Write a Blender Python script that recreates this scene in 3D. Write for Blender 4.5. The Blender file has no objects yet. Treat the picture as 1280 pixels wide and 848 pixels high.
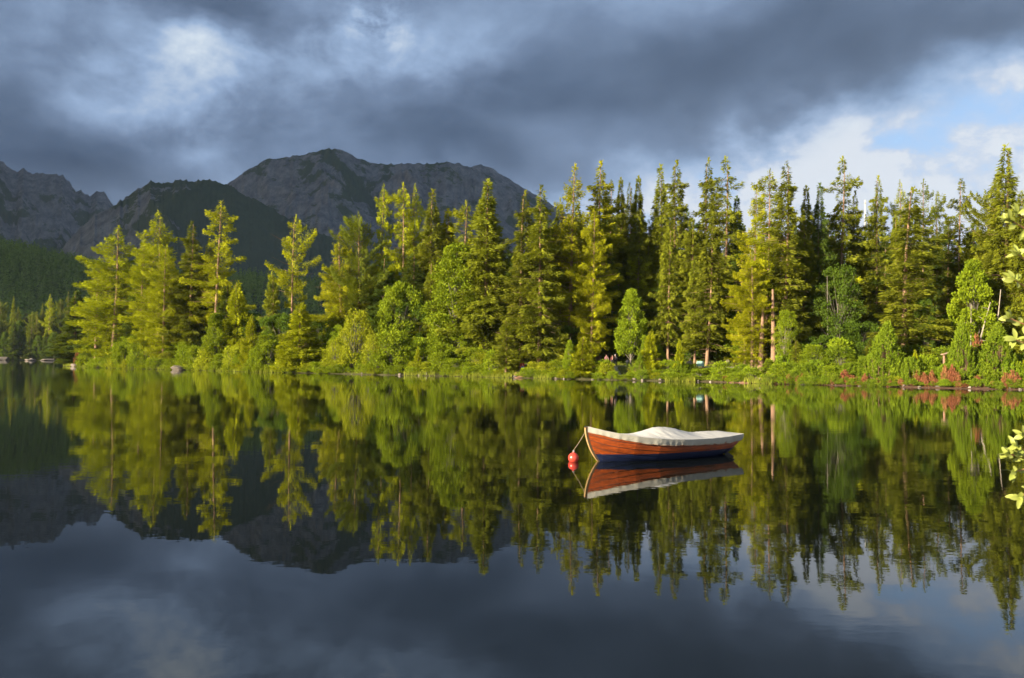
import bpy, bmesh, math, random
import numpy as np
from mathutils import Vector, Matrix

C = bpy.context.scene.collection
SC = bpy.context.scene
RG = np.random.default_rng(7)
random.seed(7)
R = math.radians

# ============================================================ CAMERA
CAMZ = 2.4
cam_d = bpy.data.cameras.new('camera'); cam = bpy.data.objects.new('camera', cam_d); C.objects.link(cam)
cam_d.lens = 28.125; cam_d.sensor_width = 36; cam_d.clip_start = 0.1; cam_d.clip_end = 20000
CM = Matrix.Translation((0, 0, CAMZ)) @ Matrix.Rotation(R(90 + 1.6), 4, 'X') @ Matrix.Rotation(R(0.6), 4, 'Z')
cam.matrix_world = CM
cam_d.dof.use_dof = True; cam_d.dof.focus_distance = 45; cam_d.dof.aperture_fstop = 9
SC.camera = cam

def ray(px, py):
    return (CM.to_3x3() @ Vector(((px - 640) / 1000, -(py - 424) / 1000, -1)))
def atY(px, py, Y):
    d = ray(px, py); t = Y / d.y
    return Vector((0, 0, CAMZ)) + d * t
def onz(px, py, z=0.0):
    d = ray(px, py); t = (z - CAMZ) / d.z
    return Vector((0, 0, CAMZ)) + d * t

# ============================================================ LIGHT
SUN_AZ = R(237)          # compass angle from +Y towards +X: behind the camera on the left
SUN_EL = R(15.5)
sdir = Vector((math.sin(SUN_AZ) * math.cos(SUN_EL), math.cos(SUN_AZ) * math.cos(SUN_EL), math.sin(SUN_EL)))
sl = bpy.data.lights.new('sun', 'SUN'); so = bpy.data.objects.new('sun', sl); C.objects.link(so)
sl.energy = 5.0; sl.angle = R(0.5); sl.color = (1.0, 0.86, 0.62)
so.rotation_euler = sdir.to_track_quat('Z', 'Y').to_euler()
SC.view_settings.view_transform = 'Standard'; SC.view_settings.look = 'None'
SC.view_settings.gamma = 1; SC.view_settings.use_curve_mapping = False
EXPO = 2.15
SC.view_settings.exposure = EXPO
HAZE = 2.6e-5
SC.cycles.max_bounces = 6; SC.cycles.diffuse_bounces = 3; SC.cycles.glossy_bounces = 3
SC.cycles.transmission_bounces = 4; SC.cycles.transparent_max_bounces = 6; SC.cycles.volume_bounces = 0
SC.cycles.sample_clamp_indirect = 4

# ------------------------------------------------------------ node helper
class NT:
    def __init__(s, nt):
        s.nt = nt; nt.nodes.clear()
    def n(s, t, **kw):
        o = s.nt.nodes.new(t)
        ins = kw.pop('i', {})
        for k, v in kw.items(): setattr(o, k, v)
        for k, v in ins.items():
            if isinstance(v, bpy.types.NodeSocket): s.nt.links.new(v, o.inputs[k])
            else: o.inputs[k].default_value = v
        return o
    def m(s, op, a, b=None, c=None, clamp=False):
        o = s.nt.nodes.new('ShaderNodeMath'); o.operation = op; o.use_clamp = clamp
        for k, v in enumerate((a, b, c)):
            if v is None: continue
            if isinstance(v, bpy.types.NodeSocket): s.nt.links.new(v, o.inputs[k])
            else: o.inputs[k].default_value = v
        return o.outputs[0]
    def ramp(s, f, stops, interp='LINEAR'):
        o = s.nt.nodes.new('ShaderNodeValToRGB'); o.color_ramp.interpolation = interp
        e = o.color_ramp.elements
        while len(e) < len(stops): e.new(0.5)
        for k, (p, c) in enumerate(stops):
            e[k].position = p
            e[k].color = (c, c, c, 1) if isinstance(c, (int, float)) else (*c, 1)
        s.nt.links.new(f, o.inputs[0]); return o.outputs[0]
    def mix(s, f, a, b, blend='MIX'):
        o = s.nt.nodes.new('ShaderNodeMix'); o.data_type = 'RGBA'; o.blend_type = blend
        for k, v in ((0, f), (6, a), (7, b)):
            if isinstance(v, bpy.types.NodeSocket): s.nt.links.new(v, o.inputs[k])
            elif k == 0: o.inputs[k].default_value = v
            else: o.inputs[k].default_value = (*v, 1)
        return o.outputs[2]
    def noise(s, vec, scale, detail=4, rough=.55, dist=0.0):
        o = s.n('ShaderNodeTexNoise', i={'Scale': scale, 'Detail': detail, 'Roughness': rough, 'Distortion': dist})
        if vec is not None: s.nt.links.new(vec, o.inputs['Vector'])
        return o

# ============================================================ SKY
world = bpy.data.worlds.new('World'); SC.world = world; world.use_nodes = True
T = NT(world.node_tree)
K = 2 ** EXPO
geo = T.n('ShaderNodeNewGeometry')
dirv = T.n('ShaderNodeVectorMath', operation='SCALE', i={0: geo.outputs['Incoming'], 'Scale': -1.0}).outputs[0]
sep = T.n('ShaderNodeSeparateXYZ', i={0: dirv})
az = T.m('ARCTAN2', sep.outputs[0], sep.outputs[1])
el = T.m('ARCSINE', sep.outputs[2])
uv = T.n('ShaderNodeCombineXYZ', i={0: az, 1: el, 2: 0.0}).outputs[0]
# warp by noise so every cloud edge is ragged
wn = T.noise(T.n('ShaderNodeVectorMath', operation='MULTIPLY', i={0: dirv, 1: (1, 1, 1.6)}).outputs[0], 4.5, 6, .6)
wv = T.n('ShaderNodeVectorMath', operation='SUBTRACT', i={0: wn.outputs['Color'], 1: (.5, .5, .5)}).outputs[0]
wv = T.n('ShaderNodeVectorMath', operation='MULTIPLY', i={0: wv, 1: (.20, .13, 0)}).outputs[0]
uvw = T.n('ShaderNodeVectorMath', operation='ADD', i={0: uv, 1: wv}).outputs[0]
def azel(px, py):
    d = ray(px, py).normalized(); return math.atan2(d.x, d.y), math.asin(d.z)
def blob(px, py, wx, wy, rot=0):
    a, e = azel(px, py)
    mp = T.n('ShaderNodeMapping', vector_type='TEXTURE', i={0: uvw, 'Location': (a, e, 0), 'Rotation': (0, 0, R(rot)), 'Scale': (wx / 1000, wy / 1000, 1)})
    g = T.n('ShaderNodeTexGradient', gradient_type='SPHERICAL', i={0: mp.outputs[0]}).outputs[1]
    return T.m('SMOOTHSTEP', g, 0.0, 1.0) if False else T.ramp(g, [(0, 0.0), (1, 1.0)], 'EASE')
sc_n = T.n('ShaderNodeVectorMath', operation='MULTIPLY', i={0: dirv, 1: (1, 1, 1.7)}).outputs[0]
big = T.noise(sc_n, 2.6, 8, .58, .3).outputs[0]
fine = T.noise(sc_n, 9.0, 8, .6, .2).outputs[0]
wisp = T.noise(T.n('ShaderNodeVectorMath', operation='MULTIPLY', i={0: dirv, 1: (1, 1, 1.2)}).outputs[0], 15.0, 8, .62, .4).outputs[0]
lum = T.m('MULTIPLY_ADD', big, .44, .295)
lum = T.m('MULTIPLY_ADD', T.m('SUBTRACT', fine, .5), .34, lum)
def addb(w, *a):
    global lum
    bl = blob(*a)
    if w > 0: bl = T.m('MULTIPLY', bl, T.m('MULTIPLY_ADD', fine, 2.6, -.55, True) if False else T.m('MAXIMUM', T.m('MULTIPLY_ADD', T.m('MULTIPLY_ADD', wisp, .5, T.m('MULTIPLY', fine, .5)), 4.4, -1.50), 0.05))
    lum = T.m('MULTIPLY_ADD', bl, w, lum)
addb(.24, 262, 66, 90, 50, 25)
addb(.15, 225, 110, 230, 140, 25)
addb(.12, 300, 150, 330, 130, 0)
addb(.75, 492, 8, 70, 50, 20)
addb(.26, 440, 45, 160, 70, 10)
addb(.10, 560, 60, 200, 120, 0)
addb(.06, 60, 60, 200, 100, 0)
addb(-.22, 800, 105, 560, 120, 9)
addb(-.14, 1000, 40, 420, 90, 12)
addb(-.26, 280, 5, 300, 50, -4)
addb(-.10, 520, 130, 220, 60, 0)
addb(-.10, 60, 160, 200, 90, 0)
addb(-.30, 50, 195, 320, 75, 0)
addb(-.17, 400, 180, 330, 60, 0)
addb(-.12, 600, 200, 200, 50, -10)
addb(.08, 560, 90, 120, 70, 0)
addb(-.06, 640, 30, 160, 100, 0)
# the clearer strip low on the right, under the dark cloud band
rise = T.m('SUBTRACT', T.m('MULTIPLY_ADD', az, .245, azel(820, 184)[1] - .245 * azel(820, 184)[0]), T.n('ShaderNodeSeparateXYZ', i={0: uvw}).outputs[1])
clear = T.ramp(rise, [(0.0, 0.0), (.07, 1.0)], 'EASE')
side = T.ramp(T.m('MULTIPLY_ADD', az, 1.0, .5), [(.40, 0.0), (.62, 1.0)], 'EASE')
clear = T.m('MULTIPLY', clear, side)
cw = T.m('MULTIPLY', clear, .30)
lum = T.m('ADD', lum, T.m('MULTIPLY', clear, T.m('MULTIPLY_ADD', T.m('ADD', T.m('MULTIPLY', fine, .6), T.m('MULTIPLY', wisp, .4)), 2.1, -.80)))
addb(.14, 1080, 195, 330, 70, 4)
addb(.28, 980, 165, 130, 42, 8)
addb(.28, 945, 245, 90, 50, 0)
addb(.20, 1130, 205, 170, 40, 0)
addb(-.22, 1190, 150, 170, 34, 8)
addb(-.14, 1180, 50, 260, 60, 10)
addb(.10, 1260, 110, 90, 50, 30)
col = T.ramp(lum, [(0.06, (.050 / K, .082 / K, .145 / K)), (.28, (.10 / K, .150 / K, .245 / K)), (.46, (.175 / K, .25 / K, .39 / K)), (.68, (.33 / K, .46 / K, .68 / K)), (1.0, (.70 / K, .80 / K, .90 / K))])
ccol = T.ramp(lum, [(.12, (.13 / K, .24 / K, .46 / K)), (.36, (.20 / K, .34 / K, .62 / K)), (.55, (.40 / K, .54 / K, .78 / K)), (.80, (.74 / K, .80 / K, .88 / K))])
col = T.mix(clear, col, ccol)
blue = T.m('MULTIPLY', T.m('MULTIPLY', clear, .35), T.ramp(lum, [(.30, 1.0), (.70, .0)]))
skytex = T.n('ShaderNodeTexSky', sky_type='NISHITA', sun_disc=False, sun_elevation=SUN_EL, sun_rotation=SUN_AZ)
bg_sky = T.n('ShaderNodeBackground', i={0: skytex.outputs[0], 1: 0.08})
bg_cl = T.n('ShaderNodeBackground', i={0: col, 1: 1.0})
# sky behind the camera is broken: more of it open
back = T.ramp(T.m('MULTIPLY_ADD', sep.outputs[1], -.5, .5), [(.5, 0.0), (.95, .55)])
bluef = T.m('ADD', blue, back, clamp=True)
ms = T.n('ShaderNodeMixShader', i={0: bluef, 1: bg_cl.outputs[0], 2: bg_sky.outputs[0]})
T.n('ShaderNodeOutputWorld', i={0: ms.outputs[0]})
world.cycles.sampling_method = 'MANUAL'; world.cycles.sample_map_resolution = 512

# ============================================================ HELPERS
def tag(o, label=None, cat=None, group=None, kind=None):
    if label: o['label'] = label
    if cat: o['category'] = cat
    if group: o['group'] = group
    if kind: o['kind'] = kind
    return o
def link(o, parent=None):
    C.objects.link(o)
    if parent: o.parent = parent
    return o
def empty(name, loc=(0, 0, 0), rz=0):
    o = bpy.data.objects.new(name, None); o.empty_display_size = .2
    o.location = loc; o.rotation_euler = (0, 0, rz); return link(o)
def np_mesh(name, V, F, mats, fm=None, smooth=False, fattr=None, vcol=None):
    """V (n,3), F (m,4) or (m,3) int arrays, or a list of such face arrays"""
    me = bpy.data.meshes.new(name)
    Fs = F if isinstance(F, list) else [F]
    V = np.asarray(V, np.float32)
    me.vertices.add(len(V)); me.vertices.foreach_set('co', V.ravel())
    idx = np.concatenate([f.ravel() for f in Fs]).astype(np.int32)
    tot = np.concatenate([np.full(len(f), f.shape[1], np.int32) for f in Fs])
    me.loops.add(len(idx)); me.loops.foreach_set('vertex_index', idx)
    me.polygons.add(len(tot)); st = np.concatenate([[0], np.cumsum(tot)[:-1]]).astype(np.int32)
    me.polygons.foreach_set('loop_start', st); me.polygons.foreach_set('loop_total', tot)
    for m in (mats if isinstance(mats, (list, tuple)) else [mats]): me.materials.append(m)
    if fm is not None: me.polygons.foreach_set('material_index', np.asarray(fm, np.int32))
    if smooth: me.polygons.foreach_set('use_smooth', np.ones(len(tot), bool))
    if fattr is not None:
        a = me.attributes.new('v', 'FLOAT', 'FACE'); a.data.foreach_set('value', np.asarray(fattr, np.float32))
    if vcol is not None:
        for nm, arr in vcol.items():
            a = me.attributes.new(nm, 'FLOAT', 'POINT'); a.data.foreach_set('value', np.asarray(arr, np.float32))
    me.update(); return me
def mobj(name, me, parent=None):
    return link(bpy.data.objects.new(name, me), parent)
def bm_obj(name, bm, mat, parent=None, smooth=True):
    me = bpy.data.meshes.new(name); bm.to_mesh(me); bm.free()
    me.materials.append(mat)
    for p in me.polygons: p.use_smooth = smooth
    return mobj(name, me, parent)
def copy_tree(root):
    r = root.copy(); C.objects.link(r)
    for ch in root.children:
        c = ch.copy(); C.objects.link(c); c.parent = r
    return r
def tube(pts, rad, n=6, cap=True):
    pts = np.asarray(pts, float); k = len(pts); rad = np.broadcast_to(rad, (k,))
    d = np.gradient(pts, axis=0); d /= np.linalg.norm(d, axis=1, keepdims=True) + 1e-9
    up = np.array([0, 0, 1.0]) if abs(d[0, 2]) < .9 else np.array([1.0, 0, 0])
    a = np.cross(d, up); a /= np.linalg.norm(a, axis=1, keepdims=True) + 1e-9
    b = np.cross(d, a)
    th = np.linspace(0, 2 * np.pi, n, endpoint=False)
    V = pts[:, None, :] + rad[:, None, None] * (np.cos(th)[None, :, None] * a[:, None] + np.sin(th)[None, :, None] * b[:, None])
    V = V.reshape(-1, 3)
    i = np.arange(k - 1)[:, None] * n; j = np.arange(n)[None]; j2 = (j + 1) % n
    F = np.stack([i + j, i + j2, i + n + j2, i + n + j], -1).reshape(-1, 4)
    return V, F
def join(parts):
    Vs, Fs, o = [], [], 0
    for V, F in parts:
        Vs.append(V); Fs.append(F + o); o += len(V)
    return np.concatenate(Vs), np.concatenate(Fs)
def vnoise(x, y, seed=0):
    xi = np.floor(x).astype(np.int64); yi = np.floor(y).astype(np.int64); fx = x - xi; fy = y - yi
    def h(a, b):
        n = (a * 374761393 + b * 668265263 + seed * 2147483647 + 1013904223) & 0xffffffff
        n = ((n ^ (n >> 13)) * 1274126177) & 0xffffffff
        return ((n ^ (n >> 16)) & 0xffff) / 65535.0
    sx = fx * fx * (3 - 2 * fx); sy = fy * fy * (3 - 2 * fy)
    return (h(xi, yi) * (1 - sx) + h(xi + 1, yi) * sx) * (1 - sy) + (h(xi, yi + 1) * (1 - sx) + h(xi + 1, yi + 1) * sx) * sy
def fbm(x, y, o=5, seed=0, ridged=False, g=.5):
    s = 0; a = 1; t = 0
    for k in range(o):
        n = vnoise(x, y, seed + k * 17)
        if ridged: n = 1 - abs(2 * n - 1)
        s = s + a * n; t += a; a *= g; x = x * 2.03 + 11.3; y = y * 2.03 + 7.7
    return s / t

# ============================================================ MATERIALS
def mat(name):
    m = bpy.data.materials.new(name); m.use_nodes = True; return m, NT(m.node_tree)
def simple(name, c1, c2=None, scale=5, rough=.8, bump=0.0, spec=.3, coord='Object', dist=.02):
    m, t = mat(name); tc = t.n('ShaderNodeTexCoord').outputs[coord]
    nz = t.noise(tc, scale, 6, .6)
    c = t.mix(t.ramp(nz.outputs[0], [(.3, 0.0), (.7, 1.0)]), c1, c2 or tuple(x * .7 for x in c1))
    b = t.n('ShaderNodeBsdfPrincipled', i={'Base Color': c, 'Roughness': rough, 'Specular IOR Level': spec})
    if bump:
        t.nt.links.new(t.n('ShaderNodeBump', i={'Height': nz.outputs[0], 'Strength': bump, 'Distance': dist}).outputs[0], b.inputs['Normal'])
    t.n('ShaderNodeOutputMaterial', i={0: b.outputs[0]}); return m
def leafmat(name, lo, hi, hue=.02, trans=.34, nscale=.5):
    """lo..hi base colours, varied per leaf, per clump and per tree"""
    m, t = mat(name)
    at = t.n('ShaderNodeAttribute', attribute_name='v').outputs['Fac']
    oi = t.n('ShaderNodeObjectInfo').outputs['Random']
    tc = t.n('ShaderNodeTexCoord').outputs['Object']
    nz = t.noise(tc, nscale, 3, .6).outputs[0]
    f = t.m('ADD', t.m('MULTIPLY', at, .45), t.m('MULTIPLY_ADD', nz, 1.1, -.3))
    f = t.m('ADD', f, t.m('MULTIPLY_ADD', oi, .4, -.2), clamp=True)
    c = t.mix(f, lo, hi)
    hs = t.n('ShaderNodeHueSaturation', i={'Hue': t.m('MULTIPLY_ADD', oi, hue, .5 - hue / 2), 'Color': c})
    d = t.n('ShaderNodeBsdfPrincipled', i={'Base Color': hs.outputs[0], 'Roughness': .7, 'Specular IOR Level': .03})
    tr = t.n('ShaderNodeBsdfTranslucent', i={0: t.mix(.5, hs.outputs[0], (.19, .22, .006))})
    ms = t.n('ShaderNodeMixShader', i={0: trans, 1: d.outputs[0], 2: tr.outputs[0]})
    t.n('ShaderNodeOutputMaterial', i={0: ms.outputs[0]}); return m
M = {}
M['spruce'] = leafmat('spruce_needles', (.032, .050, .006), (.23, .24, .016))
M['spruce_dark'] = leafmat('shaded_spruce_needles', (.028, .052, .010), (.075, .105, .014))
M['larch'] = leafmat('larch_needles', (.10, .135, .005), (.38, .39, .010), trans=.38)
M['larch_gold'] = leafmat('golden_larch_needles', (.10, .12, .005), (.36, .345, .010), trans=.38)
M['pine'] = leafmat('stone_pine_needles', (.04, .065, .008), (.17, .19, .016))
M['mugo'] = leafmat('mountain_pine_needles', (.05, .095, .006), (.20, .26, .016))
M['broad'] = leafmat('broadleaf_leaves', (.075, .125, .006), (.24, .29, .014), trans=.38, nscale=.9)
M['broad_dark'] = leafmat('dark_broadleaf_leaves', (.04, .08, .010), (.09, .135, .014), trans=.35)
M['willow'] = leafmat('willow_leaves', (.14, .175, .008), (.33, .34, .018), trans=.38, nscale=.9)
M['dead'] = leafmat('dead_needles', (.14, .052, .024), (.25, .105, .05), trans=.2)
M['grass'] = leafmat('grass_blades', (.10, .14, .015), (.26, .26, .04), trans=.3)
M['under'] = leafmat('undergrowth_leaves', (.07, .12, .010), (.18, .22, .016), trans=.35, nscale=.25)
M['farleaf'] = leafmat('far_wood_needles', (.03, .065, .016), (.13, .19, .035), trans=.2, nscale=.02)
M['bark'] = simple('conifer_bark', (.11, .065, .040), (.22, .135, .085), 4, .9, .6)
M['bark_pale'] = simple('pale_bark', (.26, .22, .17), (.14, .12, .09), 3, .8, .3)
M['bark_grey'] = simple('grey_bark', (.08, .07, .055), (.15, .13, .105), 4, .9, .4)
M['rock'] = simple('granite', (.125, .10, .083), (.07, .06, .052), 2.2, .9, .7, dist=.08)
M['rock_white'] = simple('pale_granite', (.23, .20, .17), (.14, .12, .10), 2.5, .9, .6, dist=.08)

# ============================================================ SHORE + GROUND
shore_px = [(78, 458), (110, 459.3), (160, 461), (240, 463), (320, 465.5), (400, 467), (480, 469), (560, 470.5), (640, 472.5), (700, 474), (740, 474.8), (800, 476), (880, 477.5), (960, 480), (1040, 482), (1120, 484), (1200, 486), (1280, 487.5)]
SP = [onz(*p) for p in shore_px]
SPX = np.array([p[0] for p in shore_px]); SPY = np.array([p.y for p in SP])
def shoreY(px): return float(np.interp(px, SPX, SPY))
front = []
for a, b in zip(SP[:-1], SP[1:]):
    for k in range(6):
        t = k / 6; q = a.lerp(b, t); front.append((q.x, q.y + (0 if k == 0 else random.uniform(-.7, .7))))
front.append((SP[-1].x, SP[-1].y))
tip = SP[0]
poly = [(-90, 420), (-70, 330), (tip.x + 22, tip.y + 55), (tip.x + 3, tip.y + 14), (tip.x - 1, tip.y + 4)] + front + [(90, 66), (150, 50), (400, 20), (6000, -400), (6000, 9000), (-6000, 9000), (-6000, 900), (-900, 560), (-420, 490), (-300, 470), (-240, 455), (-190, 452), (-140, 462)]
PO = np.array(poly)
def sdist(x, y):
    """signed distance to the land outline, positive on land"""
    sh = np.shape(x); x = np.ravel(x).astype(float); y = np.ravel(y).astype(float)
    best = np.full(len(x), 1e18); inside = np.zeros(len(x), bool)
    for k in range(len(PO)):
        ax, ay = PO[k]; bx, by = PO[(k + 1) % len(PO)]
        dx, dy = bx - ax, by - ay
        t = np.clip(((x - ax) * dx + (y - ay) * dy) / (dx * dx + dy * dy), 0, 1)
        d = (x - ax - t * dx) ** 2 + (y - ay - t * dy) ** 2
        best = np.minimum(best, d)
        if ay != by:
            c = ((ay > y) != (by > y)) & (x < (bx - ax) * (y - ay) / (by - ay) + ax); inside ^= c
    r = np.sqrt(best); return np.where(inside, r, -r).reshape(sh)
PATH_D = 10.0
def gz(x, y):
    x = np.asarray(x, float); y = np.asarray(y, float)
    d = sdist(x, y)
    f = np.clip((x + 75) / 70, 0, 1); f = .42 + .58 * f * f * (3 - 2 * f)      # the point is low, the right bank higher
    far = np.clip((y - 330) / 150, 0, 1)
    prof = np.interp(d, [-60, -12, -3, 0, .6, 2.5, 5, 8, 12, 22, 45, 90, 200, 600, 3000], [-7, -2.0, -.6, -.03, .16, .55, 1.15, 1.9, 2.05, 3.6, 7.2, 11.5, 16, 30, 60])
    profl = np.interp(d, [-60, -12, -3, 0, 1, 6, 20, 60, 300, 3000], [-7, -2.0, -.5, -.03, .15, .7, 1.4, 3, 12, 60])
    z = np.where(prof > 0, prof * f, prof) * (1 - far) + profl * far
    n = (fbm(x / 9, y / 9, 3, 5) - .5) * np.clip(d / 6, 0, 1) * 1.1 + (fbm(x / 1.7, y / 1.7, 2, 9) - .5) * np.clip((d + .5) / 3, 0, 1) * .22
    pth = np.exp(-((d - PATH_D) / 1.6) ** 2) * (1 - far)
    z = z + n * (1 - .85 * pth)
    # near bank under the camera
    nb = np.interp(np.hypot(x - 1.5, (y + 9) * 1.0), [0, 9, 12, 13.2, 16, 30], [1.2, 1.0, .6, -.05, -1.2, -3.5])
    nbm = np.clip((40 - np.hypot(x, y)) / 10, 0, 1)
    back = np.clip((-y - 2) / 6, 0, 1) * 1.2 - .0
    z = np.where(nbm > 0, np.maximum(z, nb * 1.0) * nbm + z * (1 - nbm), z)
    z = np.where(y < -3, np.maximum(z, np.minimum(1.0, (-y - 3) * .2 + .6)), z)
    return z
def g1(x, y): return float(gz(np.array([x]), np.array([y]))[0])

def axis(lo, f0, f1, hi, step, n):
    a = f0 - np.geomspace(step, f0 - lo, n)[::-1]; b = f1 + np.geomspace(step, hi - f1, n)
    return np.concatenate([a, np.arange(f0, f1 + 1e-6, step), b])
gx = axis(-7000, -165, 90, 7000, .9, 70); gy = axis(-3000, 60, 262, 9000, .9, 90)
X, Y = np.meshgrid(gx, gy); Z = gz(X, Y); SD = sdist(X, Y)
nx, ny = len(gx), len(gy)
ii, jj = np.meshgrid(np.arange(nx - 1), np.arange(ny - 1)); a = (jj * nx + ii).ravel()
F = np.stack([a, a + 1, a + nx + 1, a + nx], 1)
m, t = mat('forest_floor')
tc = t.n('ShaderNodeNewGeometry').outputs['Position']
n1 = t.noise(tc, .22, 6, .65).outputs[0]; n2 = t.noise(tc, 2.2, 5, .65).outputs[0]
sd = t.n('ShaderNodeAttribute', attribute_name='sd').outputs['Fac']
soil = t.mix(n2, (.05, .03, .02), (.12, .07, .045)); grass = t.mix(n2, (.05, .08, .012), (.17, .17, .03))
gcol = t.mix(t.ramp(n1, [(.40, 0.0), (.56, 1.0)]), grass, t.mix(.5, soil, grass))
shr = t.ramp(t.m('MULTIPLY', t.n('ShaderNodeSeparateXYZ', i={0: tc}).outputs[0], .02), [(.45, 0.0), (.62, 1.0)])
soil = t.mix(shr, (.07, .065, .03), soil)
shorem = t.ramp(t.m('MULTIPLY_ADD', n2, .15, t.m('MULTIPLY', sd, .1)), [(.16, 1.0), (.26, 0.0)])
gcol = t.mix(shorem, gcol, soil)
pw = t.m('ABSOLUTE', t.m('SUBTRACT', t.m('MULTIPLY_ADD', n2, .6, sd), PATH_D + .3))
pathm = t.m('MULTIPLY', t.ramp(t.m('MULTIPLY', pw, .25), [(.26, 1.0), (.36, 0.0)]), t.n('ShaderNodeAttribute', attribute_name='nr').outputs['Fac'])
gcol = t.mix(pathm, gcol, t.mix(n2, (.26, .24, .22), (.38, .35, .32)))
b = t.n('ShaderNodeBsdfPrincipled', i={'Base Color': gcol, 'Roughness': .95, 'Specular IOR Level': .1, 'Normal': t.n('ShaderNodeBump', i={'Height': n2, 'Strength': .8, 'Distance': .2}).outputs[0]})
t.n('ShaderNodeOutputMaterial', i={0: b.outputs[0]})
nr = ((Y < 330) & (Y > 30) & (X < 200)).astype(float)
ground = mobj('ground', np_mesh('ground', np.stack([X, Y, Z], -1).reshape(-1, 3), F, m, smooth=True, vcol={'sd': np.clip(SD, -20, 40).ravel(), 'nr': nr.ravel()}))
tag(ground, 'grassy and stony shore ground with a footpath', kind='structure')

# ---- water
m, t = mat('lake_water')
tc = t.n('ShaderNodeNewGeometry').outputs['Position']
st = t.n('ShaderNodeMapping', i={0: tc, 'Rotation': (0, 0, R(12)), 'Scale': (.55, 1.0, 1)}).outputs[0]
w1 = t.noise(st, 1.5, 3, .5, .3).outputs[0]; w2 = t.noise(st, .22, 2, .5).outputs[0]; w3 = t.noise(st, 7.0, 2, .5).outputs[0]
patch = t.ramp(t.noise(tc, .035, 3, .6).outputs[0], [(.40, .35), (.62, 1.7)])
hgt = t.m('ADD', t.m('MULTIPLY', w1, .0020), t.m('MULTIPLY', w2, .004))
hgt = t.m('MULTIPLY_ADD', w3, .0006, hgt)
hgt = t.m('MULTIPLY', hgt, patch)
bmp = t.n('ShaderNodeBump', i={'Height': hgt, 'Strength': 1.0, 'Distance': 1.0}).outputs[0]
fr = t.n('ShaderNodeFresnel', i={'IOR': 1.52, 'Normal': bmp}).outputs[0]
dif = t.n('ShaderNodeBsdfDiffuse', i={0: (.003, .004, .0025, 1)})
gl = t.n('ShaderNodeBsdfGlossy', i={0: (.97, .98, 1, 1), 'Roughness': .015, 'Normal': bmp})
t.n('ShaderNodeOutputMaterial', i={0: t.n('ShaderNodeMixShader', i={0: fr, 1: dif.outputs[0], 2: gl.outputs[0]}).outputs[0]})
V = np.array([(-3000, -60, 0), (700, -60, 0), (700, 900, 0), (-3000, 900, 0)], float)
tag(mobj('water', np_mesh('water', V, np.array([[0, 1, 2, 3]]), m)), 'still dark lake mirroring trees and clouds', kind='structure')

# ============================================================ MOUNTAINS
m, t = mat('mountain_rock')
tc = t.n('ShaderNodeNewGeometry').outputs['Position']
nz = t.noise(tc, .012, 8, .68).outputs[0]; nf = t.noise(t.n('ShaderNodeMapping', i={0: tc, 'Scale': (1, .5, .6)}).outputs[0], .034, 8, .74).outputs[0]
veg = t.n('ShaderNodeAttribute', attribute_name='veg').outputs['Fac']
rockc = t.mix(t.ramp(nf, [(.3, 0.0), (.7, 1.0)]), (.036, .046, .058), (.175, .185, .195))
vegc = t.mix(nf, (.026, .042, .036), (.062, .085, .05))
vm = t.ramp(t.m('ADD', t.m('MULTIPLY', nz, 1.0), veg), [(.96, 0.0), (1.06, 1.0)])
c = t.mix(vm, rockc, vegc)
b = t.n('ShaderNodeBsdfPrincipled', i={'Base Color': c, 'Roughness': 1, 'Specular IOR Level': 0, 'Normal': t.n('ShaderNodeBump', i={'Height': nf, 'Strength': 1.0, 'Distance': 14}).outputs[0]})
t.n('ShaderNodeOutputMaterial', i={0: b.outputs[0]})
def ridge(name, pts, D, slopes, jag, gul, vegf, px0, px1, seed, label, nr_=260):
    """pts: crest pixels; the crest stands D metres away; slopes: (drop distance, gradient) pairs down the front"""
    AZ = np.arctan((np.arange(px0, px1, 1.1) - 640) / 1000)
    cr = [azel(*p) for p in pts]
    ca = np.array([c[0] for c in cr]); ce = np.array([math.tan(c[1]) for c in cr])
    H = np.interp(AZ, ca, ce) * D + CAMZ
    H = H + (fbm(AZ * 160, AZ * 0 + seed, 5, seed, True) - .6) * jag
    run = sum(s[0] for s in slopes)
    rr = np.concatenate([D - run + run * np.linspace(0, 1, nr_), D + np.linspace(20, 900, 24)])
    dist = np.clip(D - rr, 0, None); dd = np.concatenate([[0], np.cumsum([s[0] for s in slopes])]); dz = np.concatenate([[0], np.cumsum([s[0] * s[1] for s in slopes])])
    drop = np.interp(dist, dd, dz) + np.clip(rr - D, 0, None) * .9
    A, RR = np.meshgrid(AZ, rr); Zm = H[None] - drop[:, None] * np.ones_like(A)
    Xm, Ym = np.sin(A) * RR / np.cos(A) * np.cos(A), np.cos(A) * RR
    fade = np.clip(np.abs(D - rr) / 160, 0, 1)[:, None]
    wx = Xm / 210 + fbm(Xm / 400, Ym / 400, 3, seed + 3) * 2.5; wy = Ym / 620
    Zm = Zm + fade * gul * (fbm(wx, wy, 6, seed, True, .55) - .62) * 2 + fade * gul * 1.4 * (fbm(Xm / 330, Ym / 330, 4, seed + 9) - .5)
    Zm = np.maximum(Zm, -8)
    vg = vegf(Xm, Ym, Zm, A)
    nA = len(AZ); i_, j_ = np.meshgrid(np.arange(nA - 1), np.arange(len(rr) - 1)); a = (j_ * nA + i_).ravel()
    F = np.stack([a, a + 1, a + nA + 1, a + nA], 1)
    o = mobj(name, np_mesh(name, np.stack([Xm, Ym, Zm], -1).reshape(-1, 3), F, m, smooth=True, vcol={'veg': vg.ravel()}))
    return tag(o, label, kind='structure')
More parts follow.
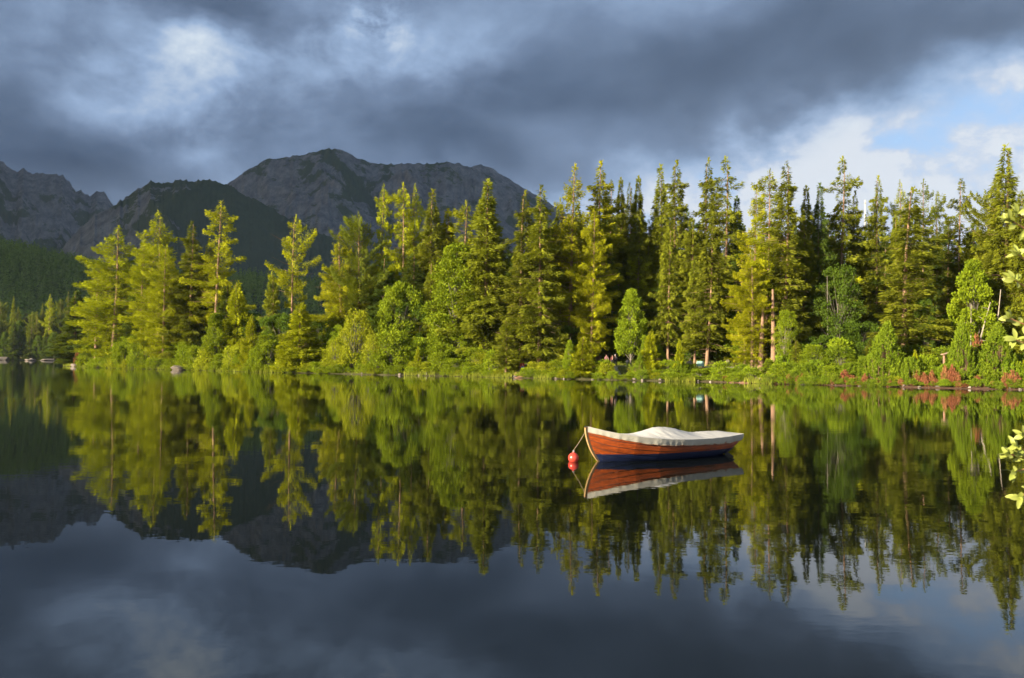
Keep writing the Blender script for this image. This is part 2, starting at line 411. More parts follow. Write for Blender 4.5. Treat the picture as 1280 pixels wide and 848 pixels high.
ridge('mountain', [(180, 300), (240, 268), (268, 247), (285, 229), (300, 219), (325, 203), (335, 199), (347, 199), (380, 193), (395, 190), (402, 187), (415, 186), (425, 187), (432, 191), (450, 199), (470, 205), (500, 205), (530, 205), (560, 203), (575, 205), (600, 214), (640, 234), (672, 250), (720, 275), (800, 330), (950, 420)], 3500,
      [(500, .75), (700, .50), (600, .30)], 16, 85,
      lambda x, y, z, A: .40 + .45 * np.clip((430 - z) / 260, 0, 1) + .28 * fbm(x / 90, y / 200, 3, 77) - .10 + .30 * np.exp(-((A - math.atan((490 - 640) / 1000) + (z - 500) * .00022) / .009) ** 2), 140, 1000, 3, 'broad grey rocky mountain with scree slopes in cloud shade')
ridge('mountain', [(480, 260), (540, 230), (580, 212), (600, 206), (612, 209), (640, 226), (668, 243), (700, 262), (760, 300), (900, 400)], 4300, [(700, .7), (600, .4)], 14, 70,
      lambda x, y, z, A: .35 + 0 * x, 470, 950, 13, 'blue grey summit just behind the right shoulder of the mountain')
ridge('mountain', [(60, 330), (90, 297), (105, 280), (120, 268), (135, 264), (150, 251), (160, 246), (172, 237), (182, 229), (192, 226), (205, 228), (225, 226), (262, 226), (285, 232), (300, 240), (330, 256), (370, 277), (410, 296), (450, 314), (520, 345), (640, 400)], 2300,
      [(350, .85), (350, .50), (500, .25)], 16, 95,
      lambda x, y, z, A: .45 + .16 * np.clip((A - math.atan((205 - 640) / 1000)) / .05, -1.2, 1) + .22 * fbm(x / 60, y / 60, 3, 4), 40, 700, 23, 'dark green ridge with craggy cliffs on its left end')
ridge('mountain', [(-200, 190), (-60, 185), (0, 200), (12, 211), (22, 214), (30, 211), (40, 217), (60, 217), (78, 219), (85, 226), (95, 241), (101, 239), (112, 246), (120, 238), (130, 241), (139, 254), (146, 264), (160, 275), (200, 300), (300, 340)], 4600,
      [(500, .85), (700, .16), (500, .5), (800, .35)], 26, 110,
      lambda x, y, z, A: .36 + .55 * (fbm(x / 160, y / 90, 3, 31) - .4) + .35 * np.clip((520 - z) / 300, 0, 1), -250, 330, 33, 'distant blue jagged peaks at the far left')

# forested hill between the lake and the mountains
def hillz(x, y):
    r = np.hypot(x, y); A = np.arctan2(x, y); ppx = 640 + 1000 * np.tan(A)
    H = np.interp(ppx, [-300, 0, 60, 110, 200, 330, 420, 560, 700, 900], [134, 132, 122, 112, 108, 106, 98, 70, 35, 12])
    s = np.clip((r - 560) / 640, 0, 1); s = s * s * (3 - 2 * s)
    b = np.clip((1900 - r) / 500, 0, 1)
    return 6 + (H - 6) * s * b + (fbm(x / 90, y / 90, 3, 8) - .5) * 16 * s
hx = np.linspace(-1300, 420, 150); hy = np.linspace(520, 2000, 130)
Xh, Yh = np.meshgrid(hx, hy); Zh = hillz(Xh, Yh)
i_, j_ = np.meshgrid(np.arange(149), np.arange(129)); a = (j_ * 150 + i_).ravel()
tag(mobj('hill', np_mesh('hill', np.stack([Xh, Yh, Zh], -1).reshape(-1, 3), np.stack([a, a + 1, a + 151, a + 150], 1), simple('hill_floor', (.02, .035, .015), (.03, .045, .02), .05, 1, 0, 0), smooth=True)), 'low hill behind the lake covered with dark forest', kind='structure')

def cards(P, D, L, W, rng, droopn=None):
    n = len(P); D = D / (np.linalg.norm(D, axis=1, keepdims=True) + 1e-9)
    S = np.cross(D, rng.normal(size=(n, 3)) if droopn is None else droopn + rng.normal(size=(n, 3)) * .45)
    S /= np.linalg.norm(S, axis=1, keepdims=True) + 1e-9
    L = np.broadcast_to(L, n)[:, None]; W = np.broadcast_to(W, n)[:, None]
    mid = P + D * L * .45
    V = np.stack([P, mid + S * W / 2, P + D * L, mid - S * W / 2], 1).reshape(-1, 3)
    return V, np.arange(4 * n).reshape(n, 4)

# far wood: simple small conifers merged, nobody could count them
rng = np.random.default_rng(3)
nf_ = 6500
ppx = np.concatenate([rng.uniform(-60, 125, 3300), rng.uniform(125, 420, 2400), rng.uniform(420, 700, 800)]); rr = rng.uniform(640 ** 1.5, 1420 ** 1.5, nf_) ** (1 / 1.5)
aa = np.arctan((ppx - 640) / 1000); fx, fy = np.sin(aa) * rr, np.cos(aa) * rr
fz = hillz(fx, fy)
hh = rng.uniform(12, 23, nf_); kk = 46
u = rng.uniform(0, 1, (nf_, kk)) ** 1.2; th = rng.uniform(0, 6.283, (nf_, kk)); rad = (1 - u) * hh[:, None] * .15 + .15
base = np.stack([fx[:, None] + np.cos(th) * rad * .35, fy[:, None] + np.sin(th) * rad * .35, fz[:, None] + (u * .93 + .05) * hh[:, None]], -1).reshape(-1, 3)
D = np.stack([np.cos(th), np.sin(th), rng.uniform(-.5, .35, th.shape)], -1).reshape(-1, 3)
V, F = cards(base, D, (rad * 1.05 + .7).ravel(), (rad * .65 + .6).ravel(), rng)
vv = np.clip(np.repeat(rng.uniform(-.9, 1.9, nf_), kk) * .9 + rng.uniform(0, .2, nf_ * kk) + (u.ravel() - .5) * 1.0, -.5, 2.2)
o = mobj('forest', np_mesh('forest', V, F, M['farleaf'], fattr=vv)); tag(o, 'dark conifer forest covering the hill behind the lake', 'forest', kind='stuff')

# ============================================================ PLANT PROTOTYPES
PROTO = {}
def trunk_mesh(name, h, r, m, rng, bend=.25, limbs=(), base=-.6, n=8):
    z = np.linspace(base, h * .985, 14); f = (z - base) / (h - base)
    ph = rng.uniform(0, 6.28, 2)
    pts = np.stack([bend * np.sin(f * 3 + ph[0]) - bend * np.sin(ph[0]), bend * np.sin(f * 4 + ph[1]) - bend * np.sin(ph[1]), z], 1)
    rad = r * (1 - f) ** .8 + .015; rad[0] *= 1.5; rad[1] *= 1.12
    parts = [tube(pts, rad, n)]
    for p, rr in limbs: parts.append(tube(p, rr, 3))
    V, F = join(parts); return np_mesh(name, V, F, m, smooth=True)
def conifer(key, seed, h, Rr, z0, step, per, prof, slope=.0, droop=.25, up=.15, hw=.28, hang=.35, dens=60, L=.34, W=.10, skip=.1, ragged=.3, bark='bark', leaf='spruce', tr=.22, thick=.12, name='spruce_tree', stubs=0, notch=()):
    rng = np.random.default_rng(seed); Vs = []; limbs = []
    z = z0; A = rng.uniform(0, 6.28); P = []; D = []; S = []; NB = []
    while z < h - .25:
        u = (z - z0) / (h - z0); Rz = Rr * prof(u)
        for (nz, nw, nf) in notch:
            if abs(z - nz * h) < nw * h: Rz *= nf
        Rz *= min(1, (1 - u) * 6.5 + .12)
        k = per if u < .9 else 4
        for b in range(k):
            if rng.random() < skip: continue
            az_ = A + b * 6.2832 / k + rng.normal() * .25
            rg = float(vnoise(np.array([az_ * 1.1 + 9]), np.array([z / 2.4 + seed]), seed)[0]) * 2 - 1
            rg *= min(1, (1 - u) * 5)
            Lb = max(.22, Rz * (1 + ragged * rg * 1.4) * rng.uniform(.55, 1.25))
            nb = rng.normal(size=3); nb /= np.linalg.norm(nb)
            n = int(1.45 * dens * Lb * (hw * Lb + .28)) + 5
            s = rng.uniform(.06, 1, n) ** .62; q = rng.uniform(-1, 1, n)
            hwid = (hw * .8 * Lb + .10) * np.sqrt(s) * np.sqrt(np.clip(1.04 - s, 0, 1)) * 1.7
            r = Lb * s; sl = slope + (1 - u) * -.10 + u * .35
            zz = z + sl * r - droop * Lb * s ** 2 + up * Lb * s ** 4 - hang * np.abs(q) * hwid - rng.uniform(0, thick, n) + rng.normal(0, thick * .4, n)
            ca, sa = math.cos(az_), math.sin(az_)
            P.append(np.stack([ca * r - sa * q * hwid, sa * r + ca * q * hwid, zz], 1))
            sg = np.sign(q) * (.35 + .6 * np.abs(q))
            D.append(np.stack([ca * .75 - sa * sg, sa * .75 + ca * sg, rng.normal(-.25 * hang / .35, .3, n)], 1))
            S.append(s); NB.append(np.tile(nb * 1.4, (n, 1)))
            if Lb > .7:
                ss = np.array([0, .4, .85]); limbs.append((np.stack([ca * Lb * ss, sa * Lb * ss, z + sl * Lb * ss - droop * Lb * ss ** 2 + up * Lb * ss ** 4], 1), np.array([.022, .014, .005]) * (1 + Lb * .2)))
        A += 2.4; z += step * rng.uniform(.75, 1.3) * (1 - .25 * u)
    for k in range(stubs):                                # short dead twigs under the crown
        zz = rng.uniform(.15, 1) * z0; a_ = rng.uniform(0, 6.28); l_ = rng.uniform(.3, 1.1)
        limbs.append((np.array([[0, 0, zz], [math.cos(a_) * l_, math.sin(a_) * l_, zz - .15 * l_]]), np.array([.025, .008])))
    P.append(np.stack([rng.normal(0, .06, 30), rng.normal(0, .06, 30), rng.uniform(h - .9, h, 30)], 1)); D.append(np.stack([rng.normal(0, .4, 30), rng.normal(0, .4, 30), np.ones(30)], 1)); S.append(np.ones(30)); NB.append(np.ones((30, 3)))
    P = np.concatenate(P); D = np.concatenate(D); S = np.concatenate(S)
    V, F = cards(P, D, 1.12 * L * rng.uniform(.7, 1.3, len(P)), 1.02 * W * rng.uniform(.7, 1.3, len(P)), rng, np.concatenate(NB))
    V2 = V; 
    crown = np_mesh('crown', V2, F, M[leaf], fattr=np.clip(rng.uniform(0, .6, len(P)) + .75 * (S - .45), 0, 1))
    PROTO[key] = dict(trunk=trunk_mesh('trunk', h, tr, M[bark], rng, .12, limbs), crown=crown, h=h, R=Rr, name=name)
sprof = lambda u: (1 - u) ** .78 * (0.62 + .38 * min(1, u * 6)) + .02
conifer('spruce_a', 11, 26, 2.9, 1.2, .36, 6, sprof, dens=68, hang=.6, thick=.32, droop=.34, up=.2)
conifer('spruce_b', 12, 27, 2.5, 3.0, .50, 6, lambda u: (1 - u) ** .62 * .9 + .05, droop=.42, up=.22, dens=70, skip=.2, ragged=.5, hang=.6, thick=.3, notch=((.80, .012, .4), (.9, .012, .35)))
conifer('spruce_c', 13, 27, 2.7, 6.0, .60, 5, lambda u: (1 - u) ** .55 * .85 + .08, droop=.45, up=.3, dens=60, skip=.3, ragged=.7, hang=.6, thick=.3, stubs=40, notch=((.74, .014, .3), (.84, .01, .3), (.93, .01, .3)))
conifer('spruce_d', 14, 15, 1.9, 2.6, .40, 6, sprof, dens=85, skip=.14, ragged=.45, hang=.6, thick=.22, droop=.32, tr=.14, L=.28, W=.09, stubs=14)
conifer('spruce_e', 15, 25, 3.3, .6, .42, 7, lambda u: (1 - u) ** .9 * (.7 + .3 * min(1, u * 5)) + .02, dens=56, hang=.6, thick=.35, droop=.34, up=.18)
lprof = lambda u: (1 - u) ** .6 * (.45 + .55 * min(1, u * 3.0)) + .03
conifer('larch_a', 21, 26, 4.2, 2.2, .62, 6, lprof, slope=.10, droop=.12, up=.10, hw=.34, hang=.35, dens=42, L=.30, W=.10, skip=.16, ragged=.6, leaf='larch', thick=.35, name='larch_tree', tr=.28, stubs=10)
conifer('larch_b', 22, 24, 3.2, 6.5, .72, 5, lambda u: (1 - u) ** .42 * (.45 + .55 * min(1, u * 3)) + .03, slope=.12, droop=.10, up=.05, hw=.40, hang=.3, dens=48, L=.30, W=.10, skip=.25, ragged=.75, leaf='larch', thick=.35, name='larch_tree', tr=.25, stubs=30, notch=((.55, .02, .55), (.78, .015, .5)))
conifer('larch_c', 23, 8, 1.9, .3, .26, 6, lambda u: (1 - u) ** .95 + .03, slope=.15, droop=.08, up=.1, hw=.34, hang=.3, dens=120, L=.22, W=.075, skip=.08, ragged=.3, leaf='larch', thick=.25, name='larch_tree', tr=.09)
conifer('larch_d', 24, 27, 4.6, 4.5, .60, 6, lambda u: (1 - u) ** .75 * (.6 + .4 * min(1, u * 4)) + .03, slope=.05, droop=.15, up=.12, hw=.32, hang=.4, dens=38, L=.32, W=.10, skip=.15, ragged=.6, leaf='larch_gold', thick=.4, name='larch_tree', tr=.34, stubs=20)
conifer('pine_a', 31, 20, 4.3, 2.5, .60, 6, lambda u: (1 - u * .96) ** .5 * (.55 + .45 * min(1, u * 2.5)), slope=.25, droop=-.02, up=.18, hw=.30, hang=-.1, dens=52, L=.30, W=.10, skip=.15, ragged=.6, leaf='pine', thick=.3, name='pine_tree', tr=.30)
conifer('pine_b', 32, 19, 3.3, 7.5, .75, 5, lambda u: (1 - u * .95) ** .42 * (.6 + .4 * min(1, u * 2)), slope=.12, droop=.05, up=.15, hw=.36, hang=.1, dens=50, L=.28, W=.09, skip=.25, ragged=.8, leaf='larch_gold', thick=.35, name='pine_tree', tr=.24, stubs=25)

def broadleaf(key, seed, h, Rr, z0, nc, per, L=.2, W=.13, leaf='broad', bark='bark_grey', stems=1, cr=.22, name='broadleaf_tree', prof=None, tr=.14, limbn=50, outer=.55):
    rng = np.random.default_rng(seed); P = []; D = []; limbs = []; A = []
    prof = prof or (lambda u: np.sqrt(np.clip(1 - (2 * u - 1) ** 2, 0, 1)) ** .8)
    roots = [(math.cos(k * 6.28 / stems) * Rr * .12 * (stems > 1), math.sin(k * 6.28 / stems) * Rr * .12 * (stems > 1)) for k in range(stems)]
    for c in range(nc):
        u = rng.uniform(.02, .97); a_ = rng.uniform(0, 6.28)
        rr_ = Rr * prof(u) * (outer + (1 - outer) * rng.random() ** .6) * (.62 + .75 * float(vnoise(np.array([a_ * 1.6 + 3]), np.array([u * 5.0]), seed)[0]))
        cx, cy, cz = math.cos(a_) * rr_, math.sin(a_) * rr_, z0 + (h - z0) * u
        k = cr * Rr * rng.uniform(.6, 1.3); n = int(per * rng.uniform(.6, 1.3))
        q = rng.normal(size=(n, 3)); q /= np.linalg.norm(q, axis=1, keepdims=True); q *= (rng.random(n) ** .4)[:, None] * np.array([k, k, k * .75])
        P.append(q + np.array([cx, cy, cz])); D.append(q / k + np.array([math.cos(a_) * .3, math.sin(a_) * .3, .35]) + rng.normal(0, .45, (n, 3)))
        A.append(np.clip(rng.uniform(0, .7, n) + rng.uniform(-.1, .35), 0, 1))
        if c < limbn:
            rx, ry = roots[c % stems]; zb = max(.0, cz * rng.uniform(.25, .6)) if stems == 1 else 0
            limbs.append((np.array([[rx, ry, zb], [rx * .5 + cx * .45, ry * .5 + cy * .45, zb + (cz - zb) * .5], [cx, cy, cz]]), np.array([.045, .03, .01]) * (Rr / 3 + .3)))
    P = np.concatenate(P); D = np.concatenate(D)
    V, F = cards(P, D, L * rng.uniform(.7, 1.3, len(P)), W * rng.uniform(.7, 1.3, len(P)), rng)
    crown = np_mesh('crown', V, F, M[leaf], fattr=np.concatenate(A))
    if stems == 1: tm = trunk_mesh('trunk', h * .8, tr, M[bark], rng, .2, limbs)
    else:
        Vt, Ft = join([tube(p, r_, 4) for p, r_ in limbs]); tm = np_mesh('stems', Vt, Ft, M[bark], smooth=True)
    PROTO[key] = dict(trunk=tm, crown=crown, h=h, R=Rr, name=name)
broadleaf('broad_a', 41, 14, 4.4, 1.0, 240, 95, cr=.17, L=.26, W=.18, prof=lambda u: (1 - u) ** .5 * (.45 + .55 * min(1, u * 3)) + .05)
broadleaf('broad_b', 42, 10, 2.9, 1.4, 130, 110, .24, .17, outer=.35, cr=.2, prof=lambda u: (1 - u) ** .6 * (.55 + .45 * min(1, u * 4)) + .03)
broadleaf('broad_c', 43, 8, 3.6, .8, 150, 100, .24, .17, cr=.18)
broadleaf('birch', 44, 13, 2.6, 2.2, 120, 90, .20, .14, bark='bark_pale', leaf='broad', outer=.3, cr=.26)
broadleaf('shrub_a', 51, 4.2, 2.3, .1, 80, 62, .26, .15, leaf='broad', stems=5, cr=.26, name='shrub', prof=lambda u: (1 - u * .85) ** .5)
broadleaf('shrub_b', 52, 5.0, 2.4, .1, 80, 80, .20, .10, leaf='willow', stems=6, cr=.24, name='willow_shrub', prof=lambda u: (1 - u * .9) ** .6 * (.8 + .2 * min(1, u * 4)))
broadleaf('shrub_c', 53, 2.2, 2.0, .0, 55, 60, .22, .13, leaf='broad', stems=5, cr=.28, name='shrub', prof=lambda u: (1 - u * .8) ** .5)
def candles(key, seed, h, Rr, nc, per, leaf='mugo', prof=None, name='mountain_pine', L=.20, W=.06, cl=.7, gap=.12):
    rng = np.random.default_rng(seed); P = []; D = []; A = []; st = []
    prof = prof or (lambda u: 1 - u)
    for c in range(nc):
        u = rng.random() ** 1.25; a_ = rng.uniform(0, 6.28)
        if rng.random() < gap: continue
        rr_ = Rr * (prof(u)) * (.35 + .65 * rng.random() ** .5) * (.75 + .5 * float(vnoise(np.array([a_ * 1.5 + 3]), np.array([u * 5.0]), seed)[0]))
        l = cl * rng.uniform(.6, 1.25); n = int(per * l / cl)
        tl = np.array([math.cos(a_) * .35 * prof(u), math.sin(a_) * .35 * prof(u), 1.0]); tl /= np.linalg.norm(tl)
        b = np.array([math.cos(a_) * rr_, math.sin(a_) * rr_, u * (h - l * .9)])
        s = rng.random(n); P.append(b + tl * (s * l)[:, None] + rng.normal(0, .03, (n, 3)))
        q = rng.normal(size=(n, 3)); D.append(q * .6 + tl * .8); A.append(np.clip(.2 + s * .5 + rng.uniform(-.2, .3, n), 0, 1))
        if c % 4 == 0: st.append((np.array([[0, 0, 0], b * np.array([.9, .9, .4]), b]), np.array([.05, .03, .015])))
    P = np.concatenate(P); D = np.concatenate(D)
    V, F = cards(P, D, L * rng.uniform(.7, 1.3, len(P)) * (1.3 - 0), W * rng.uniform(.7, 1.3, len(P)) * 1.4, rng)
    Vt, Ft = join([tube(p, r_, 4) for p, r_ in st])
    PROTO[key] = dict(trunk=np_mesh('stems', Vt, Ft, M['bark'], smooth=True), crown=np_mesh('crown', V, F, M[leaf], fattr=np.concatenate(A)), h=h, R=Rr, name=name)
candles('mugo_a', 61, 7.0, 2.2, 620, 34, prof=lambda u: (1 - u) ** .75 + .03, cl=.8)
candles('mugo_b', 62, 2.8, 2.2, 300, 34, prof=lambda u: (1 - u * .95) ** .5, cl=.8)
candles('dead_a', 63, 1.8, 1.0, 70, 26, leaf='dead', prof=lambda u: (1 - u * .9) ** .6, cl=.55, name='dead_shrub')

random.seed(77)
ALL = []            # (px, kind words, root) for the ordinal labels
def place(key, px, py, bx=None, off=6, w=None, label=None, cat=None, mtl=None, group=None, barkm=None, Yd=None, rz=None, name=None, sink=0.0, desc=None):
    p = PROTO[key]; Yd = shoreY(px) + off if Yd is None else Yd
    top = atY(px, py, Yd); b0 = atY(bx if bx is not None else px, 455, Yd)
    if bx is None: b0.x = top.x
    zg = g1(b0.x, Yd) - sink; h = top.z - zg
    if h < .3: h = .3
    root = empty(name or p['name'], (b0.x, Yd, zg))
    sx = (w / 1000 * Yd / 2 / p['R']) if w else h / p['h']
    lean = math.atan2(top.x - b0.x, h)
    root.rotation_euler = (0, lean, 0)
    szs = h / p['h'] / math.cos(lean)
    for nm, k in (('trunk' if 'trunk' in p['trunk'].name else 'stems', 'trunk'), ('crown', 'crown')):
        o = mobj(nm, p[k], root); o.scale = (sx, sx, szs); o.rotation_euler = (0, 0, rz if rz is not None else random.uniform(0, 6.28))
        mo = barkm if k == 'trunk' else mtl
        if mo: o.material_slots[0].link = 'OBJECT'; o.material_slots[0].material = M[mo]
    root['category'] = cat or {'spruce_tree': 'spruce', 'larch_tree': 'larch', 'pine_tree': 'pine', 'broadleaf_tree': 'tree', 'shrub': 'shrub', 'willow_shrub': 'shrub', 'mountain_pine': 'mountain pine', 'dead_shrub': 'dead shrub'}[p['name']]
    if group: root['group'] = group
    if label: root['label'] = label
    else: ALL.append((px, desc, root))
    return root

# ------------------------------------------------------------ the trees one can point to (key, top x, top y, base x, metres behind shore, width px, label)
G1 = 'trees on the wooded point'; G2 = 'trees of the middle shore'; G3 = 'trees of the right shore'
TREES = [
 # wooded point on the left
 ('larch_a', 148, 283, 140, 9, 80, 'leftmost tall yellow green larch at the end of the wooded point', None, G1),
 ('larch_b', 126, 330, 120, 6, 48, 'shorter larch leaning over the water at the left end of the point', None, G1),
 ('larch_a', 198, 264, 199, 9, 66, 'tall pale larch with bare lower trunk rising behind the lighter larch on the point', None, G1),
 ('larch_a', 209, 307, 204, 5, 54, 'bright light green larch standing in front of the taller pale one on the point', 'larch', G1),
 ('larch_b', 181, 300, 177, 9, 44, 'narrow larch squeezed between the two broad larches of the point', None, G1),
 ('spruce_b', 240, 278, 236, 10, 42, 'brownish spruce with reddish trunk between two larches on the point', 'spruce', G1),
 ('larch_b', 277, 252, 268, 14, 56, 'tallest larch of the point with wind swept top leaning right', 'larch_gold', G1),
 ('larch_a', 262, 300, 256, 16, 50, 'full larch just behind the brownish spruce of the point', 'larch_gold', G1),
 ('larch_c', 297, 352, 295, 12, 46, 'young light green larch just right of the tallest larch', None, G1),
 ('broad_b', 270, 392, 269, 5, 38, 'pale slender broadleaf tree by the water right of the boulder', None, G1),
 ('larch_c', 314, 394, 313, 4, 28, 'small pointed larch near the shore right of the slender broadleaf tree', None, G1),
 ('broad_c', 318, 392, 318, 20, 60, 'dark round broadleaf tree behind the small pointed larch', 'broad_dark', G1),
 ('spruce_d', 340, 341, 339, 16, 24, 'slim dark spruce standing alone left of the bare trunked pine', None, G1),
 ('pine_b', 370, 270, 364, 22, 50, 'pine with bare pale trunk against the mountain', None, G2),
 ('larch_c', 376, 380, 374, 4, 58, 'broad young larch on the shore below the bare trunked pine', None, G2),
 ('broad_c', 350, 392, 350, 14, 44, 'dark green broadleaf tree behind the shore willow', 'broad_dark', G2),
 # middle
 ('larch_d', 424, 292, 430, 16, 62, 'yellow larch with a long bough reaching left beside the grey green pine', None, G2),
 ('pine_a', 448, 266, 450, 18, 70, 'broad grey green stone pine in front of the rocky mountain', None, G2),
 ('larch_c', 420, 382, 420, 12, 40, 'bright young larch in front of the grey green stone pine', None, G2),
 ('larch_b', 480, 231, 476, 24, 32, 'narrow larch spire left of the twin larches', 'larch', G2),
 ('larch_b', 504, 230, 502, 24, 46, 'left one of the twin larches with fluffy tops', 'larch', G2),
 ('larch_a', 519, 231, 517, 27, 42, 'right one of the twin larches with fluffy tops', 'larch', G2),
 ('spruce_e', 541, 238, 538, 24, 56, 'dark spruce with yellow tipped boughs right of the twin larches', None, G2),
 ('spruce_a', 560, 262, 558, 32, 46, 'yellow green conifer behind the pale larch and left of it', 'larch_gold', G2),
 ('larch_b', 583, 252, 572, 26, 56, 'pale larch with open leaning top left of the big dark spruce', None, G2),
 ('spruce_e', 515, 318, 514, 20, 70, 'deep green spruce in shade below the twin larches', 'spruce_dark', G2),
 ('spruce_e', 482, 322, 480, 20, 60, 'deep green spruce in shade right of the stone pine', 'spruce_dark', G2),
 ('spruce_e', 541, 328, 540, 14, 50, 'young green spruce with layered boughs behind the round broadleaf tree', None, G2),
 ('broad_c', 500, 355, 500, 12, 58, 'bright round broadleaf tree on the slope above the lamp', None, G2),
 ('broad_a', 573, 306, 570, 9, 92, 'large bright broadleaf tree at the foot of the big dark spruce', None, G2),
 ('spruce_a', 610, 225, 604, 10, 62, 'big dark spruce with pale cone tipped boughs and a sharp top', None, G2),
 ('spruce_d', 634, 398, 632, 3, 28, 'small sunlit spruce close to the water right of the big dark spruce', 'spruce', G2),
 ('spruce_b', 657, 240, 652, 8, 46, 'bushy topped spruce with reddish bare foot just left of its taller twin', 'spruce', G2),
 ('spruce_b', 677, 233, 674, 7, 48, 'slender taller spruce right of the bushy topped one by the eroded bank', 'spruce', G2),
 ('spruce_d', 700, 250, 697, 16, 36, 'thin conifer filling the gap between the slender spruce and the large larch', 'spruce', G2),
 # right of the walkers
 ('larch_d', 719, 206, 712, 14, 74, 'very large yellow green larch with a blunt top in mid picture', None, G3),
 ('spruce_b', 751, 203, 748, 18, 50, 'tall golden spruce touching the right side of the very large larch', 'larch_gold', G3),
 ('larch_a', 742, 262, 738, 12, 50, 'golden larch in front of the tall golden spruce', 'larch_gold', G3),
 ('spruce_c', 764, 226, 763, 26, 32, 'first of three thin tops right of the golden spruce', None, G3),
 ('spruce_a', 776, 223, 775, 28, 30, 'second of three thin tops right of the golden spruce', None, G3),
 ('spruce_b', 787, 230, 786, 26, 28, 'third of three thin tops right of the golden spruce', None, G3),
 ('spruce_a', 798, 221, 796, 24, 34, 'spruce just left of the two tall spruces above the bright young tree', None, G3),
 ('spruce_e', 826, 207, 824, 26, 48, 'broad topped tall spruce above the bright young tree', None, G3),
 ('spruce_b', 846, 202, 843, 24, 44, 'tall spruce with ragged top right beside the broad topped one', None, G3),
 ('broad_b', 789, 362, 789, 12, 42, 'bright green young maple standing before the dark woods', None, G3),
 ('spruce_d', 836, 286, 835, 15, 32, 'slim olive conifer with a bare foot in front of the dark woods', 'spruce', G3),
 ('spruce_d', 868, 322, 868, 13, 28, 'shorter left twin of the sunlit spruces with bare feet', 'spruce', G3),
 ('spruce_d', 888, 283, 883, 12, 42, 'taller right twin of the sunlit spruces with bare feet', 'spruce', G3),
 ('spruce_b', 886, 199, 884, 26, 40, 'tall dark spruce left of the one with the gapped crown', None, G3),
 ('spruce_c', 907, 197, 905, 26, 48, 'tall spruce with gapped crown and one long bough to the right', None, G3),
 ('spruce_a', 921, 246, 920, 34, 36, 'blue green spruce right of the gapped crown', 'spruce_dark', G3),
 ('larch_d', 946, 232, 944, 14, 56, 'left part of the golden larch clump by the stony bank', None, G3),
 ('larch_b', 962, 213, 956, 12, 54, 'golden larch with a thin airy top and thick reddish foot by the bank', None, G3),
 ('larch_a', 938, 318, 940, 7, 56, 'low spreading golden larch at the front of the clump by the bank', 'larch_gold', G3),
 ('spruce_b', 983, 203, 978, 11, 50, 'tall sunlit spruce with sharp top right of the golden larches', 'spruce', G3),
 ('spruce_a', 1008, 233, 1005, 15, 36, 'mid height olive spruce left of the darkest spruce', 'spruce', G3),
 ('spruce_e', 1025, 230, 1023, 16, 42, 'darkest spruce with a sharp symmetrical top', 'spruce_dark', G3),
 ('spruce_c', 1053, 197, 1049, 20, 44, 'tall spruce with clustered boughs left of the pale tower', None, G3),
 ('spruce_b', 1069, 240, 1067, 22, 28, 'shorter spruce touching the left side of the pale tower', None, G3),
 ('spruce_b', 1098, 221, 1096, 22, 34, 'ragged spruce right of the pale tower', None, G3),
 ('larch_a', 1125, 226, 1124, 24, 42, 'soft topped larch right of the ragged spruce', 'larch', G3),
 ('spruce_b', 1141, 236, 1130, 10, 62, 'large sunlit spruce leaning right at the front of the right woods', 'spruce', G3),
 ('pine_b', 1154, 226, 1152, 20, 44, 'dark pine with flat boughs right behind the large sunlit spruce', 'pine', G3),
 ('spruce_c', 1172, 240, 1171, 32, 24, 'thin far spruce between the dark pine and the lone spruce', None, G3),
 ('spruce_c', 1202, 224, 1199, 20, 36, 'lone spruce with bare stem and round top near the right edge', 'spruce', G3),
 ('spruce_e', 1257, 182, 1252, 14, 72, 'tallest spruce of all at the right edge with a thick pointed top', 'spruce', G3),
 ('pine_a', 1240, 235, 1237, 16, 66, 'golden pine with boughs reaching left below the tallest spruce', 'spruce', G3),
 ('spruce_a', 1277, 240, 1275, 12, 44, 'sunlit spruce cut by the right edge of the view', 'spruce', G3),
 ('broad_b', 1217, 326, 1214, 9, 56, 'grey green broadleaf tree above the leaning bare trunks', 'broad', G3),
 ('birch', 1050, 332, 1048, 14, 48, 'shaded blue green broadleaf tree below the tall clustered spruce', 'broad_dark', G3),
 ('larch_c', 730, 421, 729, 2.5, 38, 'young feathery larch at the water left of the walkers', None, G3),
 ('larch_c', 814, 413, 811, 4, 30, 'young feathery larch right of the child in white', None, G3),
 ('mugo_a', 1109, 403, 1106, 3, 50, 'large cone shaped mountain pine left of the large sunlit spruce foot', None, G3),
 ('mugo_a', 1202, 400, 1201, 2.5, 34, 'cone shaped mountain pine directly right of the wooden post', None, G3),
 ('mugo_a', 1247, 404, 1246, 3, 50, 'cone shaped mountain pine at the right end above the red dead shrub', None, G3),
 ('birch', 984, 388, 979, 7, 26, 'slender white stemmed birch in front of the sunlit spruce', 'broad', G3),
 ('birch', 1158, 372, 1156, 9, 24, 'thin bare stemmed young tree right of the large sunlit spruce', 'broad_dark', G3),
]
for key, tx, ty, bx, off, w, lab, mt, grp in TREES:
    w = w * {'spruce': 1.34, 'larch_': 1.18}.get(key[:6], 1.0)
    place(key, tx, ty, bx, off, w, label=lab, mtl=mt, group=grp, barkm='bark_grey' if mt == 'broad_dark' else None)

